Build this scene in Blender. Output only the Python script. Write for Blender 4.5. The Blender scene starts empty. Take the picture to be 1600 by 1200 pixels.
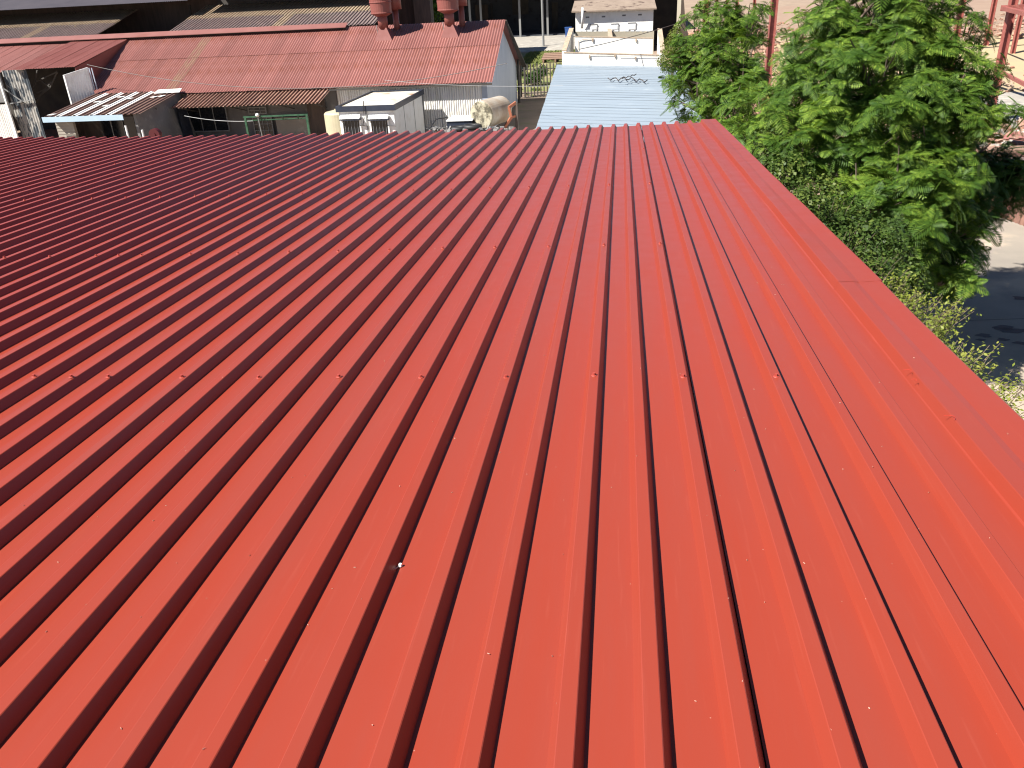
import bpy, math, random
import numpy as np
from mathutils import Vector, Matrix, noise
random.seed(7); rng = np.random.default_rng(7)
SC = bpy.context.scene; COL = SC.collection
# ---------------------------------------------------------------- camera, world, sun, exposure
CAM_POS = Vector((0.07267, 0.05259, 1.24613))
CAM_ROT = Matrix(((0.99142826, -0.01306977, 0.12999686),
                  (0.12209223, 0.44690249, -0.88621197),
                  (-0.04651333, 0.8944872, 0.44466748)))
FPX = 1242.8
cam = bpy.data.cameras.new('camera'); camo = bpy.data.objects.new('camera', cam); COL.objects.link(camo)
camo.matrix_world = Matrix.Translation(CAM_POS) @ CAM_ROT.to_4x4()
cam.sensor_fit = 'HORIZONTAL'; cam.sensor_width = 36; cam.lens = FPX/1600*36
cam.clip_start = 0.05; cam.clip_end = 3000
SC.camera = camo
SUN_DIR = Vector((0.71, 0.50, -1.0)).normalized()
W = bpy.data.worlds.new('World'); SC.world = W; W.use_nodes = True
nt = W.node_tree; bg = nt.nodes['Background']; sky = nt.nodes.new('ShaderNodeTexSky')
sky.sky_type = 'NISHITA'; sky.sun_disc = False
sky.sun_elevation = math.asin(-SUN_DIR.z); sky.sun_rotation = math.atan2(-SUN_DIR.x, -SUN_DIR.y)
sky.altitude = 1700; sky.air_density = 0.75; sky.dust_density = 0.3; sky.ozone_density = 1.0
nt.links.new(sky.outputs[0], bg.inputs[0]); bg.inputs[1].default_value = 0.05
sl = bpy.data.lights.new('sun', 'SUN'); sl.energy = 5.0; sl.angle = math.radians(0.5); sl.color = (1, 0.965, 0.9)
so = bpy.data.objects.new('sun', sl); COL.objects.link(so); so.rotation_euler = SUN_DIR.to_track_quat('-Z', 'Y').to_euler()
so.location = (-20, -15, 40)
SC.cycles.pixel_filter_type = 'BLACKMAN_HARRIS'; SC.cycles.filter_width = 1.15
SC.view_settings.view_transform = 'Standard'; SC.view_settings.look = 'None'
SC.view_settings.exposure = 1.3; SC.view_settings.gamma = 1; SC.view_settings.use_curve_mapping = False

# ---------------------------------------------------------------- survey helper: sight line of a photo point at a chosen depth Y or height z
def ray(px, py): return CAM_ROT @ Vector(((px-800)/FPX, -(py-600)/FPX, -1))
def at(px, py, Y):
    d = ray(px, py); return CAM_POS + d*((Y-CAM_POS.y)/d.y)
def atz(px, py, z):
    d = ray(px, py); return CAM_POS + d*((z-CAM_POS.z)/d.z)
GZ = CAM_POS.z - 7.5
def ground_z(Y): return GZ + 0.09*max(0, min(24, Y-64))

# ---------------------------------------------------------------- materials
def nd(t, k, **kw):
    n = t.nodes.new(k)
    for a, b in kw.items(): setattr(n, a, b)
    return n
def mat(name, c, rough=.6, c2=None, sc=3.0, st=(1, 1, 1), lo=.35, hi=.65, bump=0, bsc=20, metal=0, spec=.5, rnd=0, c3=None, sc3=1.0, lo3=.55, hi3=.7, st3=(1, 1, 1), detail=5, coord='Object'):
    c, c2, c3 = [tuple(x*.70 for x in q) if q else q for q in (c, c2, c3)]
    m = bpy.data.materials.new(name); m.use_nodes = True; t = m.node_tree
    b = t.nodes['Principled BSDF']
    b.inputs['Roughness'].default_value = rough; b.inputs['Metallic'].default_value = metal
    b.inputs['Specular IOR Level'].default_value = spec
    tc = nd(t, 'ShaderNodeTexCoord'); L = t.links.new
    def layer(prev, col, scale, stretch, a, z):
        mp = nd(t, 'ShaderNodeMapping'); mp.inputs['Scale'].default_value = stretch; L(tc.outputs[coord], mp.inputs[0])
        nz = nd(t, 'ShaderNodeTexNoise'); nz.inputs['Scale'].default_value = scale; nz.inputs['Detail'].default_value = detail
        nz.inputs['Roughness'].default_value = .62; L(mp.outputs[0], nz.inputs['Vector'])
        mr = nd(t, 'ShaderNodeMapRange'); mr.inputs[1].default_value = a; mr.inputs[2].default_value = z; L(nz.outputs[0], mr.inputs[0])
        mx = nd(t, 'ShaderNodeMix', data_type='RGBA'); L(mr.outputs[0], mx.inputs[0])
        if isinstance(prev, tuple): mx.inputs[6].default_value = (*prev, 1)
        else: L(prev, mx.inputs[6])
        mx.inputs[7].default_value = (*col, 1)
        return mx.outputs[2]
    out = c
    if c2: out = layer(out, c2, sc, st, lo, hi)
    if c3: out = layer(out, c3, sc3, st3, lo3, hi3)
    if rnd:
        oi = nd(t, 'ShaderNodeObjectInfo'); mr = nd(t, 'ShaderNodeMapRange')
        mr.inputs[3].default_value = 1-rnd; mr.inputs[4].default_value = 1+rnd; L(oi.outputs['Random'], mr.inputs[0])
        hs = nd(t, 'ShaderNodeHueSaturation'); L(mr.outputs[0], hs.inputs['Value'])
        if isinstance(out, tuple): hs.inputs['Color'].default_value = (*out, 1)
        else: L(out, hs.inputs['Color'])
        out = hs.outputs[0]
    if isinstance(out, tuple): b.inputs['Base Color'].default_value = (*out, 1)
    else: L(out, b.inputs['Base Color'])
    if bump:
        nz = nd(t, 'ShaderNodeTexNoise'); nz.inputs['Scale'].default_value = bsc; nz.inputs['Detail'].default_value = 6
        L(tc.outputs[coord], nz.inputs['Vector'])
        bp = nd(t, 'ShaderNodeBump'); bp.inputs['Strength'].default_value = bump; bp.inputs['Distance'].default_value = .02
        L(nz.outputs[0], bp.inputs['Height']); L(bp.outputs[0], b.inputs['Normal'])
    return m
M = {}
# main roof paint: dusty coated steel with faint lengthwise streaks and tiny pale specks
def roof_paint():
    m = mat('red_roof_paint', (.350, .0475, .0240), rough=.44, c2=(.325, .055, .034), sc=1.1, st=(6, .7, 1), lo=.3, hi=.75, spec=.32)
    t = m.node_tree; L = t.links.new; b = t.nodes['Principled BSDF']; tc = [n for n in t.nodes if n.type == 'TEX_COORD'][0]
    prev = b.inputs['Base Color'].links[0].from_socket
    # dust specks
    vo = nd(t, 'ShaderNodeTexVoronoi'); vo.inputs['Scale'].default_value = 26; vo.inputs['Randomness'].default_value = 1; L(tc.outputs['Object'], vo.inputs['Vector'])
    mr = nd(t, 'ShaderNodeMapRange'); mr.inputs[1].default_value = .055; mr.inputs[2].default_value = .03; L(vo.outputs['Distance'], mr.inputs[0])
    se = nd(t, 'ShaderNodeSeparateColor'); L(vo.outputs['Color'], se.inputs[0])
    th = nd(t, 'ShaderNodeMath', operation='GREATER_THAN'); th.inputs[1].default_value = .86; L(se.outputs[0], th.inputs[0])
    mu = nd(t, 'ShaderNodeMath', operation='MULTIPLY'); L(mr.outputs[0], mu.inputs[0]); L(th.outputs[0], mu.inputs[1])
    mu2 = nd(t, 'ShaderNodeMath', operation='MULTIPLY'); mu2.inputs[1].default_value = .5; L(mu.outputs[0], mu2.inputs[0])
    mx = nd(t, 'ShaderNodeMix', data_type='RGBA'); L(mu2.outputs[0], mx.inputs[0]); L(prev, mx.inputs[6]); mx.inputs[7].default_value = (.45, .25, .19, 1)
    # fine long scuffs
    mp = nd(t, 'ShaderNodeMapping'); mp.inputs['Scale'].default_value = (90, 1.2, 90); L(tc.outputs['Object'], mp.inputs[0])
    nz = nd(t, 'ShaderNodeTexNoise'); nz.inputs['Scale'].default_value = 1.0; nz.inputs['Detail'].default_value = 3; L(mp.outputs[0], nz.inputs['Vector'])
    m3 = nd(t, 'ShaderNodeMapRange'); m3.inputs[1].default_value = .62; m3.inputs[2].default_value = .8; m3.inputs[4].default_value = .16; L(nz.outputs[0], m3.inputs[0])
    mx2 = nd(t, 'ShaderNodeMix', data_type='RGBA'); L(m3.outputs[0], mx2.inputs[0]); L(mx.outputs[2], mx2.inputs[6]); mx2.inputs[7].default_value = (.36, .09, .06, 1)
    L(mx2.outputs[2], b.inputs['Base Color'])
    nb = nd(t, 'ShaderNodeTexNoise'); nb.inputs['Scale'].default_value = 7; nb.inputs['Detail'].default_value = 2; L(tc.outputs['Object'], nb.inputs['Vector'])
    rr = nd(t, 'ShaderNodeMapRange'); rr.inputs[3].default_value = .30; rr.inputs[4].default_value = .44; L(nb.outputs[0], rr.inputs[0]); L(rr.outputs[0], b.inputs['Roughness'])
    bp = nd(t, 'ShaderNodeBump'); bp.inputs['Strength'].default_value = .12; bp.inputs['Distance'].default_value = .01
    n2 = nd(t, 'ShaderNodeTexNoise'); n2.inputs['Scale'].default_value = 2.5; n2.inputs['Detail'].default_value = 1; L(tc.outputs['Object'], n2.inputs['Vector'])
    L(n2.outputs[0], bp.inputs['Height']); L(bp.outputs[0], b.inputs['Normal'])
    return m
M['roof'] = roof_paint()
M['screw'] = mat('red_screw_paint', (.42, .06, .04), .5)
M['steel'] = mat('bare_steel', (.55, .53, .5), .35, metal=.7)
M['chip'] = mat('pale_chip', (.72, .42, .32), .7, rnd=.2)
M['swarf'] = mat('red_swarf', (.5, .05, .03), .4)
M['plaster'] = mat('cream_plaster', (.5, .46, .38), .9, (.4, .36, .3), 1.2)
M['shed_red'] = mat('faded_red_sheet', (.285, .105, .088), .55, (.33, .135, .115), .8, (1.5, .5, 1), .3, .7, c3=(.25, .08, .05), sc3=.35, lo3=.6, hi3=.75, rnd=.11, detail=3)
M['canopy_red'] = mat('dull_red_canopy', (.23, .068, .055), .55, (.27, .09, .075), .8, (1.5, .5, 1), rnd=.05)
M['shed_pale'] = mat('dusty_tan_sheet', (.30, .17, .11), .6, (.28, .11, .09), 2.5, (4, .4, 1), .4, .6)
M['vent_red'] = mat('red_oxide_paint', (.25, .068, .052), .5, (.30, .10, .082), 2, (1, 1, 1), .4, .7)
M['white_sheet'] = mat('white_painted_sheet', (1.0, .97, .91), .6, (.75, .69, .58), 2.2, (5, 5, .35), .48, .68, c3=(.3, .22, .16), sc3=1.4, lo3=.66, hi3=.74, st3=(6, 6, .3), rnd=.04)
M['white'] = mat('white_paint', (1.08, 1.08, 1.05), .6, (.88, .85, .78), 1.6, lo=.5, hi=.75)
M['white_wall'] = mat('whitewashed_plaster', (1.08, 1.06, 1.0), .9, (.88, .85, .78), 1.1, (1, 1, .6), .52, .72, bump=.2, bsc=6, c3=(.5, .42, .34), sc3=2.4, lo3=.7, hi3=.78)
M['beige_wall'] = mat('bare_render', (.46, .41, .32), .95, (.46, .4, .3), 1.5, bump=.2)
M['coping'] = mat('weathered_coping', (.58, .45, .32), .95, (.4, .3, .22), 4)
M['shade_blue_wall'] = mat('shade_tinted_wall', (.52, .57, .66), .7, (.44, .49, .58), 1, (1, 1, .5))  # bluish tint puts the gable end's shade into the wall colour
M['blue_roof'] = mat('pale_blue_sheet', (.36, .43, .495), .42, (.39, .455, .51), .9, (.6, 3, 1), .3, .7, rnd=.035, c3=(.58, .64, .68), sc3=.5, lo3=.6, hi3=.8)
M['fascia'] = mat('pale_blue_fascia', (.55, .72, .86), .5, (.5, .66, .8), 2)
M['navy'] = mat('black_blue_trim', (.022, .03, .055), .5, (.035, .045, .07), 4)
M['dark'] = mat('dark_parts_and_shade', (.06, .055, .05), .9, (.10, .085, .07), 1.2)  # dark parts; on open interiors the colour itself carries the shade
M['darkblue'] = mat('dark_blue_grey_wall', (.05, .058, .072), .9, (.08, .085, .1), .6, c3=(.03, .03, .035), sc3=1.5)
M['brownwall'] = mat('dark_brown_wall', (.15, .11, .088), .9, (.09, .07, .06), 1.5, (3, 3, .4))
M['greywall'] = mat('grey_plaster', (.26, .25, .24), .9, (.2, .19, .185), .8, c3=(.34, .32, .3), sc3=2, bump=.15)
M['brown_tin'] = mat('brown_rusty_tin', (.13, .062, .045), .7, (.22, .12, .085), 3, (6, .6, 1), .45, .7)
M['rust'] = mat('rusted_tin', (.36, .19, .13), .75, (.22, .11, .08), 2.2, (7, .8, 1), .35, .62, c3=(.60, .42, .33), sc3=1.5, lo3=.62, hi3=.72, st3=(5, .5, 1), rnd=.12)
M['purple_tin'] = mat('weathered_purple_brown_tin', (.17, .12, .115), .7, (.25, .18, .16), 1.6, (6, .6, 1), .4, .65, c3=(.5, .32, .14), sc3=.9, lo3=.68, hi3=.76, st3=(3, .5, 1))
M['cream_tin'] = mat('sun_bleached_tin', (.42, .33, .22), .7, (.30, .20, .13), 2, (6, .6, 1))
M['slate_tin'] = mat('slate_grey_tin', (.085, .075, .09), .65, (.11, .095, .11), .8)
M['bw'] = mat('peeling_black_and_white_paint', (.42, .4, .36), .8, (.06, .075, .09), 1.7, (1.6, 1, .5), .47, .53, c3=(.35, .24, .16), sc3=3, lo3=.66, hi3=.74)
M['glass'] = mat('dark_glass', (.015, .018, .024), .12, spec=.6)
M['bars'] = mat('white_bars', (.45, .45, .46), .5)
M['greyframe'] = mat('grey_steel_frame', (.3, .3, .29), .5)
M['truss_grey'] = mat('dusty_dark_steel', (.12, .11, .10), .8)
M['green'] = mat('green_pipe_paint', (.02, .085, .04), .5, (.06, .15, .08), 5)
M['cream'] = mat('cream_tank', (.60, .54, .36), .5, (.54, .48, .33), 1.5)
M['mould'] = mat('mouldy_cream_drum', (.56, .51, .37), .8, (.12, .105, .07), 2.4, lo=.44, hi=.56, c3=(.36, .3, .2), sc3=6, lo3=.5, hi3=.7)
M['tan_drum'] = mat('tan_drum_side', (.42, .30, .20), .6, (.55, .50, .42), 1.4)
M['orange'] = mat('orange_rusty_steel', (.50, .17, .08), .7, (.36, .11, .06), 5)
M['redblue'] = mat('red_oxide_column', (.40, .12, .095), .6, (.33, .09, .07), 2.5, c3=(.56, .22, .17), sc3=6)
M['brick'] = mat('broken_brick', (.38, .19, .125), .95, (.48, .32, .23), 1.3, rnd=.2)
M['rubble'] = mat('pale_rubble', (.46, .34, .25), .95, (.36, .18, .12), .9, lo=.45, hi=.55, coord='Object')
M['concrete'] = mat('pale_concrete', (.42, .38, .32), .95, (.34, .31, .27), .35, bump=.1, bsc=3, c3=(.58, .54, .46), sc3=1.2, lo3=.5, hi3=.7)
M['drive'] = mat('sandy_concrete_drive', (.36, .31, .25), .95, (.30, .26, .215), .6, bump=.1, c3=(.52, .42, .31), sc3=.35, lo3=.5, hi3=.62)
M['dirt'] = mat('dry_dirt', (.40, .29, .20), 1, (.30, .21, .15), .25, c3=(.48, .36, .25), sc3=1.1, bump=.3, bsc=4)
M['sand'] = mat('yellow_sand', (.52, .40, .22), 1, (.48, .36, .22), .5, c3=(.56, .36, .24), sc3=.9, lo3=.6, hi3=.7, bump=.3, bsc=3)
M['redground'] = mat('brick_dust_ground', (.33, .215, .15), 1, (.39, .27, .19), .6, bump=.4, bsc=5)
M['soil'] = mat('brown_yard_soil', (.20, .15, .11), 1, (.27, .20, .145), .5, c3=(.16, .18, .07), sc3=.8, bump=.3, bsc=4)
M['turf'] = mat('patchy_turf', (.15, .19, .04), 1, (.33, .27, .14), .45, c3=(.10, .15, .03), sc3=1.3, bump=.3, bsc=8)
M['blade'] = mat('grass_blade', (.16, .24, .05), .8, (.3, .3, .09), 2)
M['asbestos'] = mat('stained_brown_sheeting', (.34, .26, .20), .95, (.27, .20, .15), 1.5, c3=(.10, .06, .045), sc3=1.1, lo3=.57, hi3=.63, bump=.3)
M['wood'] = mat('weathered_timber', (.36, .22, .15), .9, (.28, .17, .12), 4, (1, 6, 6))
M['bin'] = mat('blue_plastic', (.03, .10, .34), .5)
M['barrel'] = mat('rusty_barrel', (.30, .15, .07), .8, (.2, .1, .05), 3)
M['black'] = mat('black_rubber', (.02, .02, .022), .6)
M['red_gloss'] = mat('red_enamel', (.10, .008, .01), .5)
M['cable'] = mat('grey_cable', (.10, .085, .08), .6)
M['cable_l'] = mat('pale_cable', (.5, .5, .5), .6)
M['bark'] = mat('grey_brown_bark', (.12, .085, .06), .95, (.2, .15, .11), 6, (1, 1, .3), bump=.5)
def leaf_mat(name, a, b, c, rnd=.3, transl=.25):
    a, b, c = [tuple(x*.76 for x in q) for q in (a, b, c)]
    m = bpy.data.materials.new(name); m.use_nodes = True; t = m.node_tree; L = t.links.new
    p = t.nodes['Principled BSDF']; out = t.nodes['Material Output']
    ge = nd(t, 'ShaderNodeNewGeometry'); oi = nd(t, 'ShaderNodeObjectInfo')
    nz = nd(t, 'ShaderNodeTexNoise'); nz.inputs['Scale'].default_value = 1.6; nz.inputs['Detail'].default_value = 3; L(ge.outputs['Position'], nz.inputs['Vector'])
    m1 = nd(t, 'ShaderNodeMapRange'); m1.inputs[1].default_value = .34; m1.inputs[2].default_value = .66; m1.inputs[4].default_value = .50; L(nz.outputs[0], m1.inputs[0])
    m2 = nd(t, 'ShaderNodeMath', operation='MULTIPLY'); m2.inputs[1].default_value = .50; L(ge.outputs['Random Per Island'], m2.inputs[0])
    fr = nd(t, 'ShaderNodeMath', operation='ADD'); L(m1.outputs[0], fr.inputs[0]); L(m2.outputs[0], fr.inputs[1])
    cr = nd(t, 'ShaderNodeValToRGB'); L(fr.outputs[0], cr.inputs[0])
    e = cr.color_ramp.elements; e[0].color = (*a, 1); e[1].color = (*c, 1); x = e.new(.5); x.color = (*b, 1)
    L(cr.outputs[0], p.inputs['Base Color']); p.inputs['Roughness'].default_value = .5; p.inputs['Specular IOR Level'].default_value = .18
    tr = nd(t, 'ShaderNodeBsdfTranslucent'); hs = nd(t, 'ShaderNodeHueSaturation'); hs.inputs['Value'].default_value = 1.5; hs.inputs['Saturation'].default_value = 1.1
    L(cr.outputs[0], hs.inputs['Color']); L(hs.outputs[0], tr.inputs[0])
    ms = nd(t, 'ShaderNodeMixShader'); ms.inputs[0].default_value = transl
    L(p.outputs[0], ms.inputs[1]); L(tr.outputs[0], ms.inputs[2]); L(ms.outputs[0], out.inputs[0])
    return m
M['frond'] = leaf_mat('feathery_green_leaf', (.028, .072, .012), (.078, .150, .018), (.24, .34, .046))
M['frond_dark'] = leaf_mat('dark_green_and_shaded_leaf', (.03, .07, .014), (.045, .10, .018), (.07, .13, .025))  # darker leaf copy; shade on the right-hand rear tree is in the colour
M['shrub'] = leaf_mat('round_shrub_leaf', (.03, .055, .010), (.06, .105, .02), (.18, .22, .045))
M['conifer'] = leaf_mat('olive_conifer_leaf', (.08, .11, .02), (.13, .16, .028), (.2, .21, .04))
M['yellow_leaf'] = leaf_mat('yellow_green_leaf', (.14, .18, .03), (.22, .26, .045), (.34, .32, .07))

# ---------------------------------------------------------------- mesh builder
class MB:
    def __init__(s): s.v = []; s.f = []
    def add(s, vs, fs):
        n = len(s.v); s.v += [tuple(v) for v in vs]; s.f += [tuple(i+n for i in f) for f in fs]; return s
    def box(s, a, b):
        (x0, y0, z0), (x1, y1, z1) = a, b
        return s.hexa([(x0, y0, z0), (x1, y0, z0), (x1, y1, z0), (x0, y1, z0), (x0, y0, z1), (x1, y0, z1), (x1, y1, z1), (x0, y1, z1)])
    def hexa(s, p): return s.add(p, [(3, 2, 1, 0), (4, 5, 6, 7), (0, 1, 5, 4), (1, 2, 6, 5), (2, 3, 7, 6), (3, 0, 4, 7)])
    def slab(s, q, t):  # quad q thickened by vector t
        t = Vector(t); q = [Vector(a) for a in q]
        return s.hexa(q+[a+t for a in q])
    def bar(s, a, b, w, h=None):
        h = h or w; a = Vector(a); b = Vector(b); d = (b-a).normalized()
        u = d.cross(Vector((0, 0, 1)))
        if u.length < .05: u = Vector((1, 0, 0))
        u.normalize(); w2 = d.cross(u).normalized()
        u = u*w/2; w2 = w2*h/2
        return s.hexa([a-u-w2, a+u-w2, a+u+w2, a-u+w2, b-u-w2, b+u-w2, b+u+w2, b-u+w2])
    def tube(s, pts, r, n=8, cap=True):
        pts = [Vector(p) for p in pts]; rs = r if isinstance(r, (list, tuple)) else [r]*len(pts)
        base = len(s.v); d0 = None
        for i, p in enumerate(pts):
            d = (pts[min(i+1, len(pts)-1)]-pts[max(i-1, 0)])
            d = d.normalized() if d.length > 1e-9 else Vector((0, 0, 1))
            u = d.cross(Vector((.03, .02, 1)))
            if u.length < .1: u = d.cross(Vector((1, 0, 0)))
            u.normalize(); w = d.cross(u)
            for k in range(n):
                a = 2*math.pi*k/n; q = p+(u*math.cos(a)+w*math.sin(a))*rs[i]; s.v.append(tuple(q))
        for i in range(len(pts)-1):
            for k in range(n):
                a = base+i*n+k; b = base+i*n+(k+1) % n; s.f.append((a, b, b+n, a+n))
        if cap:
            s.f.append(tuple(base+k for k in range(n))[::-1]); s.f.append(tuple(base+(len(pts)-1)*n+k for k in range(n)))
        return s
    def build(s, name, m, parent=None, smooth=False, world=True):
        o0 = Vector((0, 0, 0)); p = parent
        while p is not None: o0 = o0+p.location; p = p.parent
        me = bpy.data.meshes.new(name)
        vs = [(x-o0.x, y-o0.y, z-o0.z) for x, y, z in s.v] if world else s.v
        me.from_pydata(vs, [], s.f)
        me.materials.append(M[m] if isinstance(m, str) else m)
        if smooth: me.shade_smooth()
        o = bpy.data.objects.new(name, me); COL.objects.link(o); o.parent = parent
        return o
def tag(o, label=None, cat=None, group=None, kind=None):
    for k, v in (('label', label), ('category', cat), ('group', group), ('kind', kind)):
        if v: o[k] = v
    return o
def thing(name, label, cat, loc, group=None):
    o = bpy.data.objects.new(name, None); COL.objects.link(o); o.location = loc; o.empty_display_size = .3
    return tag(o, label, cat, group)
def copy_tree(o, parent=None):
    c = o.copy(); COL.objects.link(c); c.parent = parent
    for ch in [x for x in bpy.data.objects if x.parent == o]: copy_tree(ch, c)
    return c
def structure(name, mb, m): return tag(mb.build(name, m), kind='structure')
def solo(name, mb, m, label, cat, group=None, smooth=False):
    return tag(mb.build(name, m, None, smooth), label, cat, group)
def sheet(mb, O, U, V, width, length, pitch, depth, seg=6, lseg=1, jit=0.0, shape='sin'):
    """corrugated sheet: O corner, U across waves, V along waves (unit vectors)"""
    O = Vector(O); U = Vector(U).normalized(); V = Vector(V).normalized(); N = U.cross(V).normalized()
    if N.z < -1e-6 or (abs(N.z) < .2 and N.y > 0): N = -N
    n = max(2, int(round(width/pitch*seg)))
    vs = []; fs = []
    off = [random.uniform(-jit, jit) for _ in range(4)]
    for j in range(lseg+1):
        for i in range(n+1):
            x = width*i/n; y = length*j/lseg
            ph = (x/pitch) % 1
            h = .5-.5*math.cos(2*math.pi*ph) if shape == 'sin' else (1 if .3 < ph < .72 else 0)
            a, b = i/n, j/lseg
            w = off[0]*(1-a)*(1-b)+off[1]*a*(1-b)+off[2]*(1-a)*b+off[3]*a*b
            vs.append(O+U*x+V*y+N*(h*depth+w))
    for j in range(lseg):
        for i in range(n):
            a = j*(n+1)+i; fs.append((a, a+1, a+n+2, a+n+1))
    mb.add(vs, fs); return mb
def cyl(mb, c, r, z0, z1, n=24, r1=None):
    return mb.tube([(c[0], c[1], z0), (c[0], c[1], z1)], [r, r if r1 is None else r1], n)

# ================================================================ GROUND
def gsheet(name, m, pts, lift, kind='structure'):
    xs = [p[0] for p in pts]; ys = sorted(set([min(p[1] for p in pts), 64, 88, max(p[1] for p in pts)]))
    mb = MB(); v = [(x, y, ground_z(y)+lift) for x, y in pts]; mb.add(v, [tuple(range(len(v)))])
    return tag(mb.build(name, m), kind=kind)
def gstrip(name, m, x0, x1, y0, y1, lift, wav=0.0):
    ys = [y0]+[y for y in (64, 88) if y0 < y < y1]+[y1]
    if wav:
        ys = sorted(set(ys+list(np.linspace(y0, y1, 14))))
    mb = MB(); v = []; f = []
    for k, y in enumerate(ys):
        a = x0+(random.uniform(-wav, wav) if wav else 0); b = x1+(random.uniform(-wav, wav) if wav else 0)
        v += [(a, y, ground_z(y)+lift), (b, y, ground_z(y)+lift)]
    for k in range(len(ys)-1): f.append((2*k, 2*k+1, 2*k+3, 2*k+2))
    mb.add(v, f); return tag(mb.build(name, m), kind='structure')
mb = MB()
ys = [-1500, 64, 88, 2200]
for k, y in enumerate(ys): mb.v += [(-1500, y, ground_z(y)), (1500, y, ground_z(y))]
mb.f = [(0, 1, 3, 2), (2, 3, 5, 4), (4, 5, 7, 6)]
structure('ground', mb, 'dirt')
gstrip('yard_soil', 'soil', -9.5, 4.5, 20, 66, .004)
gstrip('lawn_ground', 'turf', -14, -3.6, 66, 84, .008, .5)
gstrip('concrete_apron', 'concrete', -42, -2, 84.5, 106, .012)
gstrip('driveway', 'drive', 1.4, 40, -20, 31, .008)
gstrip('rubble_ground', 'redground', 3.5, 60, 31, 45.5, .012, .6)
gstrip('concrete_floor', 'concrete', 12, 60, 45.5, 62, .016, .4)
gstrip('sand_patch', 'sand', 14, 60, 58, 84, .020, .8)
gstrip('brick_dust_ground', 'redground', 4.5, 120, 84, 170, .012, 1)

# ================================================================ MAIN RED ROOF (foreground)
TXM = Matrix(((0.999812532, 0.000408556, -0.0193580385), (0.000408556, 0.999109617, 0.042187747), (0.0193580385, -0.042187747, 0.998922149)))
S = 0.1715
Y0, YE = -2.6, 11.53
def sag(u, y):
    if u >= 0: return 0
    return (.0018*u*u+.0105*abs(u))*(y/11.53)
def RP(u, y, z=0): return TXM @ Vector((u, y, z+sag(u, y)))
def roof_at(px, py, z=0):
    d = TXM.transposed() @ ray(px, py); c = TXM.transposed() @ CAM_POS
    t = (z-c.z)/d.z; p = c+d*t; return p.x, p.y
BLD = thing('red_roofed_building', 'big building under the bright red ribbed metal roof filling the foreground', 'building', (-5, 4.5, GZ))
PROF = [(-.0535, -.036), (-.0365, -.0012), (-.0345, 0), (-.0018, 0), (.0003, -.0014), (.0170, -.036)]
NY = 30
roof_ys = [Y0+(YE-Y0)*j/NY for j in range(NY+1)]
sheets = {}
for k in range(18):
    last = 6-4*k
    mb = MB(); prof = []
    x0 = (last-4)*S
    prof.append((x0+.0165, -.0362))
    for i in range(last-3, last+1):
        lift = .0014 if i == last else 0
        jx = random.uniform(-.003, .003); jz = random.uniform(-.0020, .0028)
        for a, (du, z) in enumerate(PROF):
            if a in (0,): prof.append((i*S+du-.010, -.036)) 
            prof.append((i*S+du+jx, z+(lift+jz if z > -.02 else 0)))
    endj = random.uniform(-.012, .012)
    n = len(prof)
    for j, y in enumerate(roof_ys):
        yy = y+(endj if j == NY else 0)
        for (u, z) in prof:
            w = .0011*noise.noise((u*1.5, y*.8, 3.1)) + (.0010*noise.noise((u*6, y*2.2, 9.1)) if z < -.03 else .0007*noise.noise((u*3, y*3, 5)))
            uu = u+.0012*noise.noise((round(u/S)*7.3, y*.7, k))
            mb.v.append(tuple(RP(uu, yy, z+w)))
    for j in range(NY):
        for i in range(n-1):
            a = j*n+i; mb.f.append((a, a+1, a+n+1, a+n))
    sheets[k] = mb.build('roof_sheet', 'roof', BLD)
# verge flashing: step face, wide flat cap with shallow crease, drip edge
fp = [(1.0455, -.0355), (1.147, -.0355), (1.152, -.034), (1.166, .0035), (1.170, .0045), (1.235, .0030), (1.262, -.0005), (1.268, 0.0), (1.366, .0040), (1.372, .002), (1.374, -.11), (1.366, -.125)]
cuts = [Y0, .35, 2.15, 4.1, 6.3, 8.8, YE+.01]
for q in range(len(cuts)-1):
    ya, yb = cuts[q]-(.09 if q else 0), cuts[q+1]
    lift = .0011*(q % 2)+.0006; mb = MB(); NF = 16; n = len(fp); tl = random.uniform(-.004, .004)
    for j in range(NF+1):
        y = ya+(yb-ya)*j/NF
        for i, (u, z) in enumerate(fp):
            uu = u+(.0036*noise.noise((i*.4, y*1.3, 2)) if i > 1 else 0) + (.02*max(0, (3.4-y)/3.4) if i > 7 else 0) - (.018*max(0, (y-4)/7.5) if i > 7 else 0) + (tl if i > 5 else 0)
            w = .0030*noise.noise((u*6, y*1.8, 1))+(.0022*noise.noise((u*20, y*7, 4)) if 1 < i < 5 else 0)
            mb.v.append(tuple(RP(uu, y, z+w+(lift if i > 1 else 0))))
    for j in range(NF):
        for i in range(n-1):
            a = j*n+i; mb.f.append((a, a+1, a+n+1, a+n))
    mb.build('verge_flashing', 'roof', BLD)
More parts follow.
